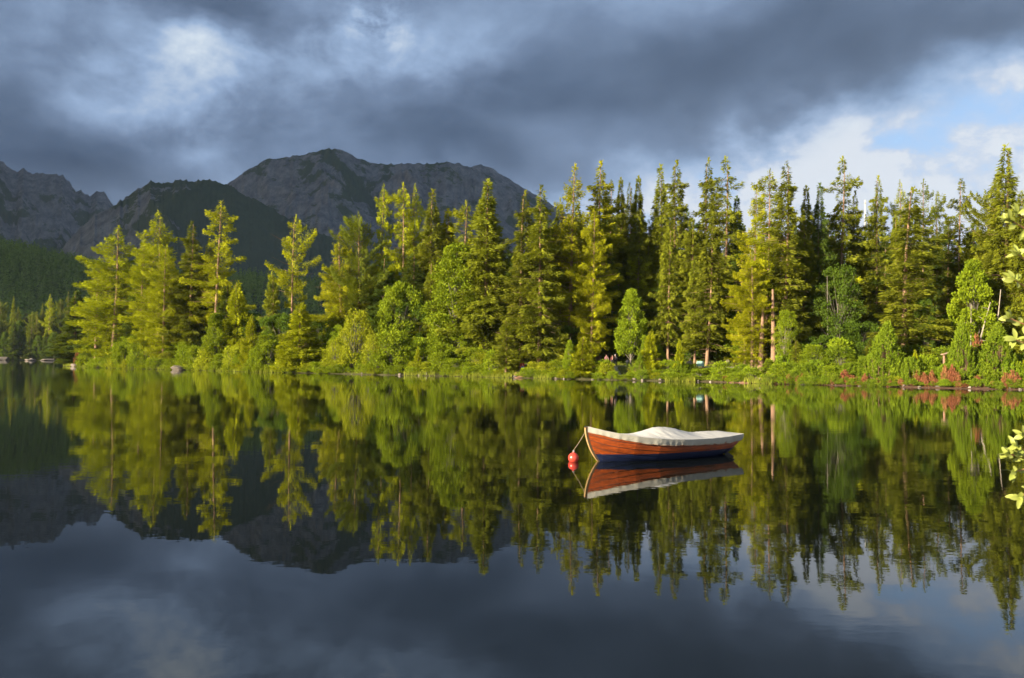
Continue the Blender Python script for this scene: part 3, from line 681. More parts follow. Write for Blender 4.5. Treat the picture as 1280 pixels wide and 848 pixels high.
# ------------------------------------------------------------ back rows: closing the wood behind
back = []
x = 100
while x < 1330:
    env = np.interp(x, [100, 200, 290, 300, 420, 440, 600, 640, 700, 720, 900, 910, 1040, 1180, 1330], [350, 330, 330, 400, 400, 320, 300, 300, 280, 258, 262, 280, 285, 290, 265])
    back.append((x + random.uniform(-4, 4), env + random.uniform(-14, 26), random.uniform(30, 52) if x > 430 else random.uniform(12, 22)))
    x += 19 if x > 430 else 26
for k, (x, y, off) in enumerate(back):
    if 285 < x < 420: continue
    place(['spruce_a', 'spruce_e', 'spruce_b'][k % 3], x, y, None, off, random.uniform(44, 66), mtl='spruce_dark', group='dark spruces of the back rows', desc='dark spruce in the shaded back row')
place('spruce_b', 1084, 264, None, 30, 34, label='small dark conifer top hiding the lower part of the pale tower', mtl='spruce_dark')
place('spruce_b', 1092, 262, None, 28, 34, label='dark conifer just right of the pale tower foot', mtl='spruce_dark')
# middle rows in half shade
for k in range(30):
    x = 640 + k * 22 + random.uniform(-6, 6)
    if 930 < x < 990: continue
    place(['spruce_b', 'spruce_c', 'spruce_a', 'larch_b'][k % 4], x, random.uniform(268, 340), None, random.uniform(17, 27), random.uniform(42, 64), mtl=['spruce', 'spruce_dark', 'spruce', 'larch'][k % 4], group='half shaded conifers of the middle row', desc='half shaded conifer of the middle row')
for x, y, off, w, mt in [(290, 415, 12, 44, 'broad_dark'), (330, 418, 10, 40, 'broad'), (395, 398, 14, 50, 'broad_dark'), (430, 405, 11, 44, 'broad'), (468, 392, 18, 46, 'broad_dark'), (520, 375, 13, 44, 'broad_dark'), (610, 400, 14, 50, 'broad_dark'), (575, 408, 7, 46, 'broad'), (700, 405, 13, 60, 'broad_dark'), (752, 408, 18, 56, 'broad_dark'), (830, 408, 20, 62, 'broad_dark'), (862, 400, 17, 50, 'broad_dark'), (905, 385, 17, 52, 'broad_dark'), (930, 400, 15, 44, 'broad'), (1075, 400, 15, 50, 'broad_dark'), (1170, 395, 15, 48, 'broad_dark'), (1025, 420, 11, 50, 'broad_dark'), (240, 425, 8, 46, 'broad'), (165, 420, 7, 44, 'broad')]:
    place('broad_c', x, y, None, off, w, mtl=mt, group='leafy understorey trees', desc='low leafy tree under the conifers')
# ------------------------------------------------------------ shrubs along the shore
rngs = random.Random(21)
SHR = [('shrub_a', 336, 427, 3, 38, None), ('shrub_b', 447, 391, 4.5, 58, None), ('shrub_a', 490, 416, 4, 54, None), ('shrub_b', 420, 425, 3, 40, None), ('shrub_a', 552, 431, 4, 44, None), ('shrub_a', 597, 437, 4, 40, None), ('shrub_c', 753, 452, 3, 26, None), ('shrub_c', 702, 452, 3, 34, None),
       ('shrub_b', 1018, 432, 6, 46, 'broad'), ('shrub_a', 1050, 425, 7, 40, 'broad'), ('shrub_a', 525, 425, 6, 36, None), ('shrub_b', 466, 420, 3, 34, None)]
for x in range(112, 330, 15): SHR.append((['shrub_c', 'shrub_a'][x % 2], x, 440 + random.uniform(-12, 8), random.uniform(2, 5), random.uniform(24, 36), random.choice([None, 'willow', 'broad'])))
for x in range(345, 640, 16): SHR.append((['shrub_c', 'shrub_a'][(x // 16) % 2], x, 448 + random.uniform(-9, 7), random.uniform(1.5, 5), random.uniform(26, 38), random.choice([None, 'willow', 'broad'])))
for x in range(118, 1300, 9):
    if 925 < x < 952 or 644 < x < 658 or random.random() < .2: continue
    SHR.append((random.choice(['shrub_c', 'shrub_c', 'mugo_b']) if x > 960 else 'shrub_c', x, np.interp(x, SPX, [p[1] for p in shore_px]) - random.uniform(6, 13), random.uniform(.5, 1.6), random.uniform(16, 26), random.choice([None, 'willow', 'broad', 'under'])))
for x in range(668, 762, 15): SHR.append(('shrub_c', x, 457 + random.uniform(-5, 4), random.uniform(1.5, 4), random.uniform(22, 32), random.choice([None, 'willow'])))
for x in range(797, 950, 13): SHR.append((['shrub_c', 'shrub_a', 'mugo_b'][(x // 13) % 3], x, 458 + random.uniform(-7, 5), random.uniform(1.8, 5), random.uniform(22, 34), None))
for x in range(975, 1300, 15): SHR.append((['mugo_b', 'shrub_c', 'mugo_b', 'mugo_b'][(x // 15) % 4], x, 455 + random.uniform(-10, 7), random.uniform(1.8, 4.5), random.uniform(28, 42), None))
for x in range(965, 1300, 8): SHR.append((random.choice(['mugo_b', 'shrub_c', 'mugo_b']), x + random.uniform(-3, 3), np.interp(x, SPX, [p[1] for p in shore_px]) - random.uniform(5, 14), random.uniform(.2, .8), random.uniform(12, 22), random.choice([None, 'mugo', 'under'])))
for x in range(985, 1300, 22): SHR.append((['mugo_b', 'shrub_a'][(x // 22) % 2], x, 440 + random.uniform(-8, 8), random.uniform(5, 8), random.uniform(32, 46), 'mugo'))
for k in range(34):
    x = rngs.uniform(122, 1290)
    if 925 < x < 955 or 640 < x < 662 or 762 < x < 790 or 440 < x < 500: continue
    key, mt, d_ = [('larch_c', None, 'young larch sapling'), ('larch_c', 'larch_gold', 'young larch sapling'), ('broad_b', 'broad', 'slim young broadleaf tree'), ('mugo_a', 'mugo', 'pointed young mountain pine'), ('spruce_d', 'spruce', 'young spruce sapling')][k % 5]
    place(key, x, rngs.uniform(418, 450), None, rngs.uniform(2, 9), rngs.uniform(12, 26), mtl=mt, group='saplings on the shore bank', desc=d_)
for key, x, y, off, w, mt in SHR:
    place(key, x, y, None, off, w, mtl=mt, group='bushes along the shore', desc={'mugo_b': 'low mountain pine bush', 'shrub_a': 'leafy green bush', 'shrub_b': 'yellowish willow bush', 'shrub_c': 'low round bush'}[key])
for x in range(972, 1292, 14): place('dead_a', x + random.uniform(-4, 4), np.interp(x, SPX, [p[1] for p in shore_px]) - random.uniform(5, 12), None, .35, random.uniform(6, 13), group='brown dead pine shrubs at the waterline', desc='rusty brown dead shrub')
for x, y, w in [(988, 470, 16), (1002, 468, 12), (1056, 464, 14), (1066, 470, 14), (1081, 468, 9), (1147, 464, 10), (1155, 467, 12), (1165, 464, 8), (1181, 459, 10), (1190, 458, 12), (1197, 466, 10), (1222, 470, 10), (1257, 467, 12), (1266, 464, 14), (1272, 470, 12), (908, 470, 12)]:
    place('dead_a', x, y, None, .8, w, group='brown dead pine shrubs at the waterline', desc='rusty brown dead shrub')
place('dead_a', 1221, 421, None, 7, 16, label='brown dead shrub at the foot of the leaning bare trunks', group=None)
place('dead_a', 97, 440, None, 6, 8, label='small brown leafless bush at the left tip of the point')

# ------------------------------------------------------------ far left shore: single trees beyond the bay
rngf = np.random.default_rng(9)
FT = []
for k in range(19): FT.append((-22 + k * 7.6 + rngf.uniform(-2, 2), rngf.uniform(362, 392), rngf.uniform(8, 40)))
for k in range(13): FT.append((-15 + k * 10.5 + rngf.uniform(-3, 3), rngf.uniform(398, 425), rngf.uniform(1, 10)))
for k in range(10): FT.append((295 + k * 13 + rngf.uniform(-3, 3), rngf.uniform(392, 410), rngf.uniform(20, 60)))
for k, (x, y, off) in enumerate(FT):
    Yd = 462 + off if x < 200 else 400 + off
    place(['spruce_e', 'larch_a', 'spruce_a', 'pine_a', 'larch_d'][k % 5] if y < 395 else ['spruce_e', 'broad_a'][k % 2], x, y, None, 0, rngf.uniform(15, 24), Yd=Yd, mtl=['spruce', 'larch', 'spruce_dark', 'pine', 'spruce'][k % 5] if y < 395 else ['spruce_dark', 'broad_dark'][k % 2], group='trees on the far side of the bay', desc='distant tree beyond the bay')  # darker foliage mixed in, putting the far shore's dimmer light into the colour

ORD = ['', 'second', 'third', 'fourth', 'fifth', 'sixth', 'seventh', 'eighth', 'ninth', 'tenth', 'eleventh', 'twelfth', 'thirteenth', 'fourteenth', 'fifteenth', 'sixteenth', 'seventeenth', 'eighteenth', 'nineteenth', 'twentieth'] + ['twenty-' + w for w in ('first', 'second', 'third', 'fourth', 'fifth', 'sixth', 'seventh', 'eighth', 'ninth')] + ['thirtieth'] + ['thirty-' + w for w in ('first', 'second', 'third', 'fourth', 'fifth', 'sixth', 'seventh', 'eighth', 'ninth')]
SEC = [(112, 'at the far left'), (232, 'on the wooded point'), (330, 'right of the pale boulder'), (430, 'below the bare trunked pine'), (560, 'around the lamp and grey boulders'), (655, 'below the big dark spruce'), (790, 'near the walkers'), (930, 'near the green information board'), (1060, 'beside the birch and stony bank'), (1172, 'around the large sunlit spruce'), (2000, 'by the wooden post')]
def finish_labels():
    grp = {}
    for px, d, r in ALL:
        s = next(w for lim, w in SEC if px < lim); grp.setdefault((d, s), []).append((px, r))
    for (d, s), L_ in grp.items():
        L_.sort(key=lambda q: q[0])
        for k, (px, r) in enumerate(L_):
            if len(L_) == 1: r['label'] = f'{d} {s}'
            else: r['label'] = f'{"leftmost" if k == 0 else "rightmost" if k == len(L_) - 1 else ORD[k] + " from left"} {d} {s}'

# ============================================================ GROUND COVER
def scatter(n, px0, px1, d0, d1, rng):
    px = rng.uniform(px0, px1, n); off = rng.uniform(d0, d1, n)
    Yp = np.interp(px, SPX, SPY) + off; d = ray(0, 0)
    Xp = (px - 640) / 1000 * Yp * 1.0; return Xp, Yp
rng = np.random.default_rng(5)
Xp, Yp = scatter(6500, 70, 1420, .3, 34, rng); sdp = sdist(Xp, Yp)
ok = (sdp > .35) & ((np.abs(sdp - PATH_D) > 1.5) | (Xp < -60)); 
bare = np.exp(-((Xp - atY(948, 460, 100).x) / 3.0) ** 2) * (sdp < 9); bare2 = np.exp(-((Xp - atY(650, 460, 118).x) / 1.6) ** 2) * (sdp < 9); ok &= (bare < .4) & (bare2 < .4)
bare3 = np.exp(-((Xp - atY(768, 460, 112).x) / 2.6) ** 2) * (sdp < 12) * (sdp > 3); ok &= bare3 < .4
Xp, Yp = Xp[ok], Yp[ok]; Zp = gz(Xp, Yp); n = len(Xp); kk = 16
hh = rng.uniform(.25, .8, n)
P = np.stack([np.repeat(Xp, kk) + rng.normal(0, .28, n * kk), np.repeat(Yp, kk) + rng.normal(0, .28, n * kk), np.repeat(Zp, kk) + rng.uniform(0, 1, n * kk) * np.repeat(hh, kk) - .05], 1)
D = rng.normal(size=(n * kk, 3)) * .6 + np.array([0, 0, .6])
V, F = cards(P, D, rng.uniform(.12, .32, n * kk), rng.uniform(.06, .12, n * kk), rng)
tag(mobj('undergrowth', np_mesh('undergrowth', V, F, M['under'], fattr=np.clip(np.repeat(rng.uniform(0, .8, n), kk) + rng.uniform(0, .2, n * kk), 0, 1))), 'low leafy undergrowth covering the shore bank', 'undergrowth', kind='stuff')
def blades(name, spans, n, hlo, hhi, mt, label, dl, dh, seed):
    rng = np.random.default_rng(seed); ps = []; per = n // len(spans)
    for (a_, b_) in spans:
        k = int(n * (b_ - a_) / sum(q[1] - q[0] for q in spans)); px = rng.uniform(a_, b_, k)
        Yq = np.interp(px, SPX, SPY) + rng.uniform(dl, dh, k); ps.append(np.stack([(px - 640) / 1000 * Yq + .0105 * 0, Yq], 1))
    ps = np.concatenate(ps); z = gz(ps[:, 0], ps[:, 1]); z = np.maximum(z, -.2)
    P = np.stack([ps[:, 0], ps[:, 1], z], 1); D = np.stack([rng.normal(0, .16, len(ps)), rng.normal(0, .16, len(ps)), np.ones(len(ps))], 1)
    V, F = cards(P, D, rng.uniform(hlo, hhi, len(ps)), rng.uniform(.04, .075, len(ps)), rng)
    tag(mobj(name, np_mesh(name, V, F, M[mt], fattr=rng.uniform(0, 1, len(ps)))), label, name.replace('_', ' '), kind='stuff')
blades('reeds', [(80, 215), (240, 350), (505, 545), (562, 640), (668, 690), (832, 870), (930, 965)], 6500, .3, .85, 'grass', 'pale reeds fringing the waterline', -.7, 1.0, 3)
blades('grass', [(100, 1290)], 26000, .15, .45, 'grass', 'short yellow green grass on the shore bank', .6, 15, 4)

# ============================================================ ROCKS
def rock_mesh(seed, m, flat=.6):
    bm = bmesh.new(); bmesh.ops.create_icosphere(bm, subdivisions=3, radius=.5)
    rng = np.random.default_rng(seed); 
    cuts = [(Vector(rng.normal(size=3)).normalized(), rng.uniform(.26, .42)) for _ in range(9)]
    for v in bm.verts:
        for n_, d_ in cuts:
            q = v.co.dot(n_)
            if q > d_: v.co -= n_ * (q - d_) * .92
        v.co *= 1 + rng.normal() * .012
    me = bpy.data.meshes.new('rock'); bm.to_mesh(me); bm.free(); me.materials.append(M[m]); return me
RM = [rock_mesh(k, 'rock') for k in range(4)] + [rock_mesh(k + 10, 'rock_white') for k in range(3)]
def rock(px, wpx, hpx, label=None, k=0, py=None, off=.2, Yd=None, group='stones along the waterline', name='rock', zofs=0, depth=None):
    Yd = Yd or shoreY(px) + off
    p = atY(px, 470, Yd); w = wpx / 1000 * Yd; h = hpx / 1000 * Yd
    z = max(g1(p.x, Yd), -.05) + zofs
    o = mobj(name, RM[k % 7]); o.location = (p.x, Yd, z + h * .30); o.scale = (w * 1.15, (depth or w) * 1.1, h * 1.7); o.rotation_euler = (0, 0, random.uniform(-.3, .3))
    o['category'] = 'rock'
    if group: o['group'] = group
    if label: o['label'] = label
    else: ALL.append((px, 'small stone at the waterline', o))
    return o
rock(223, 23, 7, 'long flat pale boulder in the water at the point', 0, off=-.6, group=None, name='boulder')
rock(241, 6, 8, 'upright stone beside the flat pale boulder', 4, off=1.5, group=None, name='boulder')
rock(95, 14, 4, 'flat pale stones at the left tip of the point', 1, off=.5, group=None, name='boulder')
rock(37, 13, 2.0, 'low pale rock lying in the water of the far bay', 1, Yd=440, group=None, name='boulder', zofs=.1)
rock(38, 5, 1.8, 'small white rock on top of the low rock in the far bay', 5, Yd=440, group=None, name='boulder', zofs=.6)
rock(2, 20, 4.5, 'grey boulder at the left edge of the far shore', 2, Yd=458, group=None, name='boulder')
rock(60, 16, 2.5, 'dark grey boulder on the far shore right of the low rock', 2, Yd=462, group=None, name='boulder')
rock(405, 15, 11, 'large grey boulder on the slope left of the lamp', 0, off=10, group=None, name='boulder', zofs=2.6)
rock(470, 24, 12, 'large grey boulder on the slope behind the lamp', 3, off=13, group=None, name='boulder', zofs=1.9)
rock(408, 12, 7, 'dark grey boulder half hidden below the larger one', 2, off=6, group=None, name='boulder', zofs=.6)
rock(910, 5, 6, 'grey stone standing alone on the grassy slope', 1, off=14, group=None, name='boulder', zofs=.4)
rock(1158, 10, 5, 'dark flat rock on the slope left of the wooden post', 2, off=9, group=None, name='boulder', zofs=.3)
rock(862, 8, 5, 'pale stone on the slope left of the information board', 4, off=11, group=None, name='boulder', zofs=.2)
rr_ = random.Random(4)
for px in [453, 463, 500, 524, 533, 541, 611, 634, 637, 644, 689, 696, 705, 741, 793, 803, 826, 873, 888, 902, 925, 1045, 1075, 1082, 1130, 1150, 1172, 1212, 1236, 1262, 1275]:
    rock(px, rr_.uniform(2, 5.5), rr_.uniform(1.4, 2.8), None, rr_.choice([0, 1, 2, 3, 0, 1, 4]), off=rr_.uniform(-.25, .5))
for px, dy in [(929, 1.5), (934, 3), (938, 2), (942, 4), (946, 2.5), (950, 1.2), (940, 5.5), (948, 6), (933, 5), (952, 4.6), (937, 1.0), (944, 7)]:
    o = rock(px, rr_.uniform(3, 6), rr_.uniform(2, 4), None, rr_.randrange(7), off=dy, group='stones of the eroded bank'); ALL[-1] = (px, 'reddish stone of the eroded bank', o)
# bare eroded bank and worn steps
def slab(name, px, w, d0, d1, m, label, lift=.05):
    n = 14; xs = np.linspace(-1, 1, n); Yc = shoreY(px); cx = atY(px, 465, Yc).x
    ys = np.linspace(d0, d1, n); Xg, Yg = np.meshgrid(cx + xs * w / 2, Yc + ys); Xg = Xg + (fbm(Yg * .9, Yg * 0, 2, 3) - .5) * .8
    Zg = gz(Xg, Yg) + lift + (fbm(Xg * 1.3, Yg * 1.3, 3, 2) - .5) * .12; e = (np.abs(xs)[None] ** 4 * .35); Zg = Zg - e
    i_, j_ = np.meshgrid(np.arange(n - 1), np.arange(n - 1)); a = (j_ * n + i_).ravel()
    tag(mobj(name, np_mesh(name, np.stack([Xg, Yg, Zg], -1).reshape(-1, 3), np.stack([a, a + 1, a + n + 1, a + n], 1), m, smooth=True)), label, kind='structure')
M['earth'] = simple('reddish_earth', (.26, .15, .10), (.16, .09, .06), 3, .95, .6, 0)
slab('bank', 942, 6.0, .1, 8, M['earth'], 'eroded reddish earth bank below the thick larch', .10)
slab('path', 650, 2.0, .1, 9, M['earth'], 'worn earth path going up from the water', .10)
slab('path', 772, 3.2, 2.5, 9, simple('path_gravel', (.34, .31, .29), (.24, .22, .20), 4, .95, .4, 0), 'gravel path going down to the water', .10)

# ============================================================ BARE TRUNKS, SNAGS
def pole_tree(name, pts, r, m, label, cat, twigs=6, group=None):
    root = empty(name, pts[0]); base = Vector(pts[0]); P_ = np.array([Vector(p) - base for p in pts])
    V, F = tube(P_, np.linspace(r, r * .35, len(P_)), 7); mobj('trunk', np_mesh('trunk', V, F, M[m], smooth=True), root)
    rg = random.Random(len(label))
    for k in range(twigs):
        f = rg.uniform(.4, .98); q = P_[0] + (P_[-1] - P_[0]) * f; dv = np.array([rg.uniform(-1, 1), rg.uniform(-1, 1), rg.uniform(-.1, .5)]) * np.linalg.norm(P_[-1]) * .13
        V, F = tube(np.array([q, q + dv * .6, q + dv]), [r * .3, r * .2, r * .08], 4); mobj('branch', np_mesh('branch', V, F, M[m], smooth=True), root)
    tag(root, label, cat, group); return root
def bt(name, x0, y0, x1, y1, off, r, m, label, cat='dead tree', twigs=6, z=None):
    Yd = shoreY(x0) + off; a = atY(x0, y0, Yd); a.z = g1(a.x, Yd) - .2; b = atY(x1, y1, Yd); pole_tree(name, [a, a.lerp(b, .5) + Vector((.05, .1, 0)), b], r, m, label, cat, twigs)
bt('dead_tree', 1214, 440, 1238, 378, 7, .13, 'bark_pale', 'bare pale trunk leaning far to the right by the right edge')
bt('dead_tree', 1241, 432, 1251, 362, 8, .12, 'bark_pale', 'steep bare trunk crossing the leaning one near the right edge')
bt('dead_tree', 1213, 442, 1214, 380, 7.5, .08, 'bark_pale', 'thin upright bare stem left of the leaning trunk', twigs=1)
bt('dead_tree', 482, 446, 481, 411, 10, .12, 'bark', 'short reddish dead trunk with stubby twigs beside the lamp', twigs=12)
bt('tree_trunk', 967, 452, 966, 362, 8, .42, 'bark', 'thick upright bare trunk under the golden larches', 'tree trunk', 0)
bt('tree_trunk', 950, 461, 954, 385, 7, .45, 'bark', 'thick leaning trunk at the edge of the eroded bank', 'tree trunk', 0)
bt('tree_trunk', 941, 447, 944, 400, 12, .22, 'bark', 'slanted thin trunk left of the leaning thick one', 'tree trunk', 0)
bt('tree_trunk', 931, 446, 930, 400, 12, .16, 'bark', 'thin straight trunk left of the slanted one', 'tree trunk', 0)
bt('tree_trunk', 1035, 452, 1034, 345, 13, .09, 'bark_grey', 'dark straight trunk in the shade right of the birch', 'tree trunk', 0)
bt('tree_trunk', 988, 450, 988, 410, 9, .17, 'bark_pale', 'pale thin trunk right of the white birch', 'tree trunk', 0)
bt('tree_trunk', 713, 446, 713, 422, 5, .05, 'bark_pale', 'thin pale stem behind the young larch', 'tree trunk', 0)
bt('tree_trunk', 650, 462, 652, 425, 6, .22, 'bark', 'reddish trunk rising beside the walker in red', 'tree trunk', 0)

# ============================================================ SMALL BUILT THINGS
def box(bm, c, s, rot=None):
    r = bmesh.ops.create_cube(bm, size=1)['verts']
    for v in r:
        v.co = Vector((v.co.x * s[0], v.co.y * s[1], v.co.z * s[2]))
        if rot: v.co.rotate(rot)
        v.co += Vector(c)
    return r
def mbox(name, boxes, m, parent=None, bev=.01):
    bm = bmesh.new()
    for b_ in boxes: box(bm, *b_)
    if bev: bmesh.ops.bevel(bm, geom=bm.edges[:], offset=bev, segments=1, affect='EDGES')
    return bm_obj(name, bm, m, parent, False)
from mathutils import Euler
M['wood'] = simple('weathered_wood', (.30, .17, .11), (.18, .10, .07), 6, .8, .3)
M['wood_pale'] = simple('bleached_board', (.26, .19, .13), (.20, .14, .10), 6, .8, .3)
M['metal'] = simple('grey_metal', (.25, .26, .27), (.20, .21, .22), 6, .5, 0)
M['white'] = simple('white_paint', (.36, .36, .36), (.30, .30, .30), 2, .6, 0)
# wooden post with a tilted board
Yd = shoreY(1180) + 4.5; p = atY(1180, 458, Yd); zg = g1(p.x, Yd)
r = empty('wooden_stand', (p.x, Yd, zg)); hp = atY(1180, 443, Yd).z - zg
mbox('post', [((0, 0, hp / 2 - .15), (.16, .16, hp + .3))], M['wood'], r)
mbox('board', [((.38, 0, hp + .14), (1.35, .5, .09), Euler((0, -.28, 0)))], M['wood_pale'], r)
mbox('bracket', [((0, 0, hp + .02), (.50, .3, .08))], M['wood'], r)
tag(r, 'wooden post carrying a tilted board among the pines on the right shore', 'wooden stand')
# information board / bench near (875, 455)
Yd = shoreY(875) + 7; p = atY(875, 459, Yd); zg = g1(p.x, Yd); zt = atY(875, 451, Yd).z
r = empty('information_board', (p.x, Yd, zg)); hb = zt - zg
for sx_ in (-.5, .5): mbox('leg', [((sx_, 0, hb / 2 - .1), (.08, .08, hb + .2))], M['wood'], r)
mbox('panel', [((0, -.06, hb - .42), (1.05, .05, .72), Euler((-.25, 0, 0)))], simple('faded_green_panel', (.16, .30, .26), (.24, .38, .34), 2.5, .4, 0), r)
mbox('ledge', [((0, -.2, hb - .88), (2.2, .3, .06))], M['white'], r)
tag(r, 'small green information board with a pale ledge on the bank', 'information board')
# lamp post
Yd = shoreY(475) + 12; p = atY(475, 450, Yd); zg = g1(p.x, Yd); zt = atY(475, 413, Yd).z
r = empty('street_lamp', (p.x, Yd, zg)); V, F = tube(np.array([[0, 0, -.3], [0, 0, zt - zg]]), [.06, .045], 8); mobj('pole', np_mesh('pole', V, F, M['metal'], smooth=True), r)
mbox('lamp_head', [((.0, 0, zt - zg), (.55, .3, .14))], M['white'], r, .03)
tag(r, 'thin grey lamp post with a white head above the bushes', 'street lamp')
# stone retaining wall by the path
for (a_, b_, lab) in ((556, 600, 'low grey stone wall beside the path left of the big dark spruce'), (612, 648, 'low grey stone wall continuing toward the walker in red')):
    bm = bmesh.new(); rg = random.Random(a_); x = a_
    while x < b_:
        Yd = shoreY(x) + 7.4; p = atY(x, 460, Yd); zg = g1(p.x, Yd)
        for k in range(2): box(bm, (p.x, Yd, zg + .15 + k * .32), (.62 + rg.uniform(-.1, .1), .45, .29), Euler((0, rg.uniform(-.05, .05), rg.uniform(-.1, .1))))
        x += 5.0
    bmesh.ops.bevel(bm, geom=bm.edges[:], offset=.05, segments=1, affect='EDGES')
    tag(bm_obj('stone_wall', bm, M['rock'], None, False), lab, 'stone wall')
# pale tower above the wood
Yd = 240; p = atY(1081.5, 300, Yd); zt = atY(1081.5, 250, Yd).z; zg = g1(p.x, Yd)
r = empty('tower', (p.x, Yd, zg))
V, F = tube(np.array([[0, 0, -1], [0, 0, zt - zg - 1.2]]), [.32, .19], 12); mobj('shaft', np_mesh('shaft', V, F, M['white'], smooth=True), r)
mbox('platform', [((0, 0, zt - zg - 1.1), (.6, .6, .1))], M['metal'], r)
mbox('cabin', [((0, 0, zt - zg - .5), (.45, .45, .8))], M['white'], r, .05)
tag(r, 'slim white tower showing above the dark trees on the right', 'tower')

# ============================================================ PEOPLE
def skin(name, pts, edges, rad, m, parent, sub=2, root_i=0):
    me = bpy.data.meshes.new(name); me.from_pydata(pts, edges, []); o = bpy.data.objects.new(name, me); C.objects.link(o)
    md = o.modifiers.new('s', 'SKIN'); md.use_smooth_shade = True
    for v, rr in zip(me.skin_vertices[0].data, rad): v.radius = (rr, rr)
    me.skin_vertices[0].data[root_i].use_root = True
    o.modifiers.new('b', 'SUBSURF').levels = sub
    dg = bpy.context.evaluated_depsgraph_get(); m2 = bpy.data.meshes.new_from_object(o.evaluated_get(dg))
    o.modifiers.clear(); o.data = m2; m2.materials.clear(); m2.materials.append(m); o.parent = parent
    for p_ in m2.polygons: p_.use_smooth = True
    return o
SKINM = simple('skin', (.25, .14, .10), (.22, .13, .09), 3, .6, 0)
def person(px, py, off, h, rz, top, legs_c, hair, label, step=.18, arm=.15, cap=None, sit=False):
    Yd = shoreY(px) + off; p = atY(px, py, Yd); zg = g1(p.x, Yd)
    r = empty('person', (p.x, Yd, zg), rz); s = h / 1.75
    J = dict(pel=(0, 0, .95), ch=(0, .0, 1.28), nk=(0, 0, 1.50), hd=(0, .01, 1.60), ht=(0, 0, 1.72), sl=(-.19, 0, 1.42), sr=(.19, 0, 1.42), el=(-.25, arm, 1.15), er=(.25, -arm * .5, 1.15), wl=(-.22, arm + .15, .92), wr=(.24, arm * .4, .88), fl=(-.22, arm + .2, .82), fr=(.24, arm * .5, .78),
             hl=(-.10, 0, .92), hr=(.10, 0, .92), kl=(-.11, step * .8, .50), kr=(.11, -step * .3, .50), al=(-.11, step, .08), ar=(.11, -step, .08), tl=(-.11, step + .17, .03), tr=(.11, -step + .17, .03))
    names = list(J); ix = {k: i for i, k in enumerate(names)}; pts = [tuple(c * s for c in J[k]) for k in names]
    E = [('pel', 'ch'), ('ch', 'nk'), ('nk', 'hd'), ('hd', 'ht'), ('ch', 'sl'), ('ch', 'sr'), ('sl', 'el'), ('sr', 'er'), ('el', 'wl'), ('er', 'wr'), ('wl', 'fl'), ('wr', 'fr'), ('pel', 'hl'), ('pel', 'hr'), ('hl', 'kl'), ('hr', 'kr'), ('kl', 'al'), ('kr', 'ar'), ('al', 'tl'), ('ar', 'tr')]
    Rd = dict(pel=.14, ch=.15, nk=.06, hd=.10, ht=.07, sl=.07, sr=.07, el=.05, er=.05, wl=.035, wr=.035, fl=.035, fr=.035, hl=.09, hr=.09, kl=.065, kr=.065, al=.045, ar=.045, tl=.04, tr=.04)
    skin('body', pts, [(ix[a], ix[b_]) for a, b_ in E], [Rd[k] * s for k in names], SKINM, r)
    def sub(nm, keys, E2, grow, m):
        i2 = {k: i for i, k in enumerate(keys)}; skin(nm, [tuple(c * s for c in J[k]) for k in keys], [(i2[a], i2[b_]) for a, b_ in E2], [(Rd[k] + grow) * s for k in keys], m, r)
    sub('jacket', ['pel', 'ch', 'sl', 'sr', 'el', 'er', 'wl', 'wr'], [('pel', 'ch'), ('ch', 'sl'), ('ch', 'sr'), ('sl', 'el'), ('sr', 'er'), ('el', 'wl'), ('er', 'wr')], .022, top)
    sub('trousers', ['pel', 'hl', 'hr', 'kl', 'kr', 'al', 'ar'], [('pel', 'hl'), ('pel', 'hr'), ('hl', 'kl'), ('hr', 'kr'), ('kl', 'al'), ('kr', 'ar')], .018, legs_c)
    bm = bmesh.new(); bmesh.ops.create_uvsphere(bm, u_segments=14, v_segments=8, radius=.118 * s)
    bmesh.ops.delete(bm, geom=[v for v in bm.verts if v.co.z < -.03 * s and v.co.y > -.02 * s], context='VERTS')
    for v in bm.verts: v.co += Vector((0, -.012 * s, 1.655 * s))
    bm_obj('cap' if cap else 'hair', bm, cap or hair, r)
    tag(r, label, 'person', 'walkers on the shore path')
    return r
cm = lambda n, c: simple(n, c, tuple(x * .8 for x in c), 8, .8, 0)
HAIR = cm('brown_hair', (.09, .05, .03)); RED = cm('red_cloth', (.28, .025, .03)); NAVY = cm('navy_cloth', (.03, .04, .10)); BLACK = cm('black_cloth', (.02, .02, .025)); WHITE = cm('white_cloth', (.34, .33, .32)); PINK = cm('pink_cloth', (.22, .11, .11)); GREY = cm('grey_cloth', (.13, .13, .13)); MAR = cm('maroon_cloth', (.10, .025, .025))
person(653, 465, 4.5, 1.65, R(20), RED, NAVY, HAIR, 'person in a red top and dark blue trousers on the worn bank path')
person(758, 455, 10.5, 1.65, R(200), PINK, BLACK, HAIR, 'person in a pink top behind the bush left of the pair')
person(765.5, 458, 9.6, 1.65, R(185), MAR, BLACK, HAIR, 'person in a maroon top walking on the left of the pair')
person(769, 458, 9.2, 1.78, R(175), BLACK, BLACK, HAIR, 'person in black with a white cap on the right of the pair', cap=WHITE)
person(784, 457, 9.6, 1.08, R(170), WHITE, GREY, HAIR, 'small child in a white top standing right of the pair')
person(981.5, 455, 8.2, 1.6, R(160), BLACK, GREY, HAIR, 'person in black with a white cap partly behind the white birch', cap=WHITE)

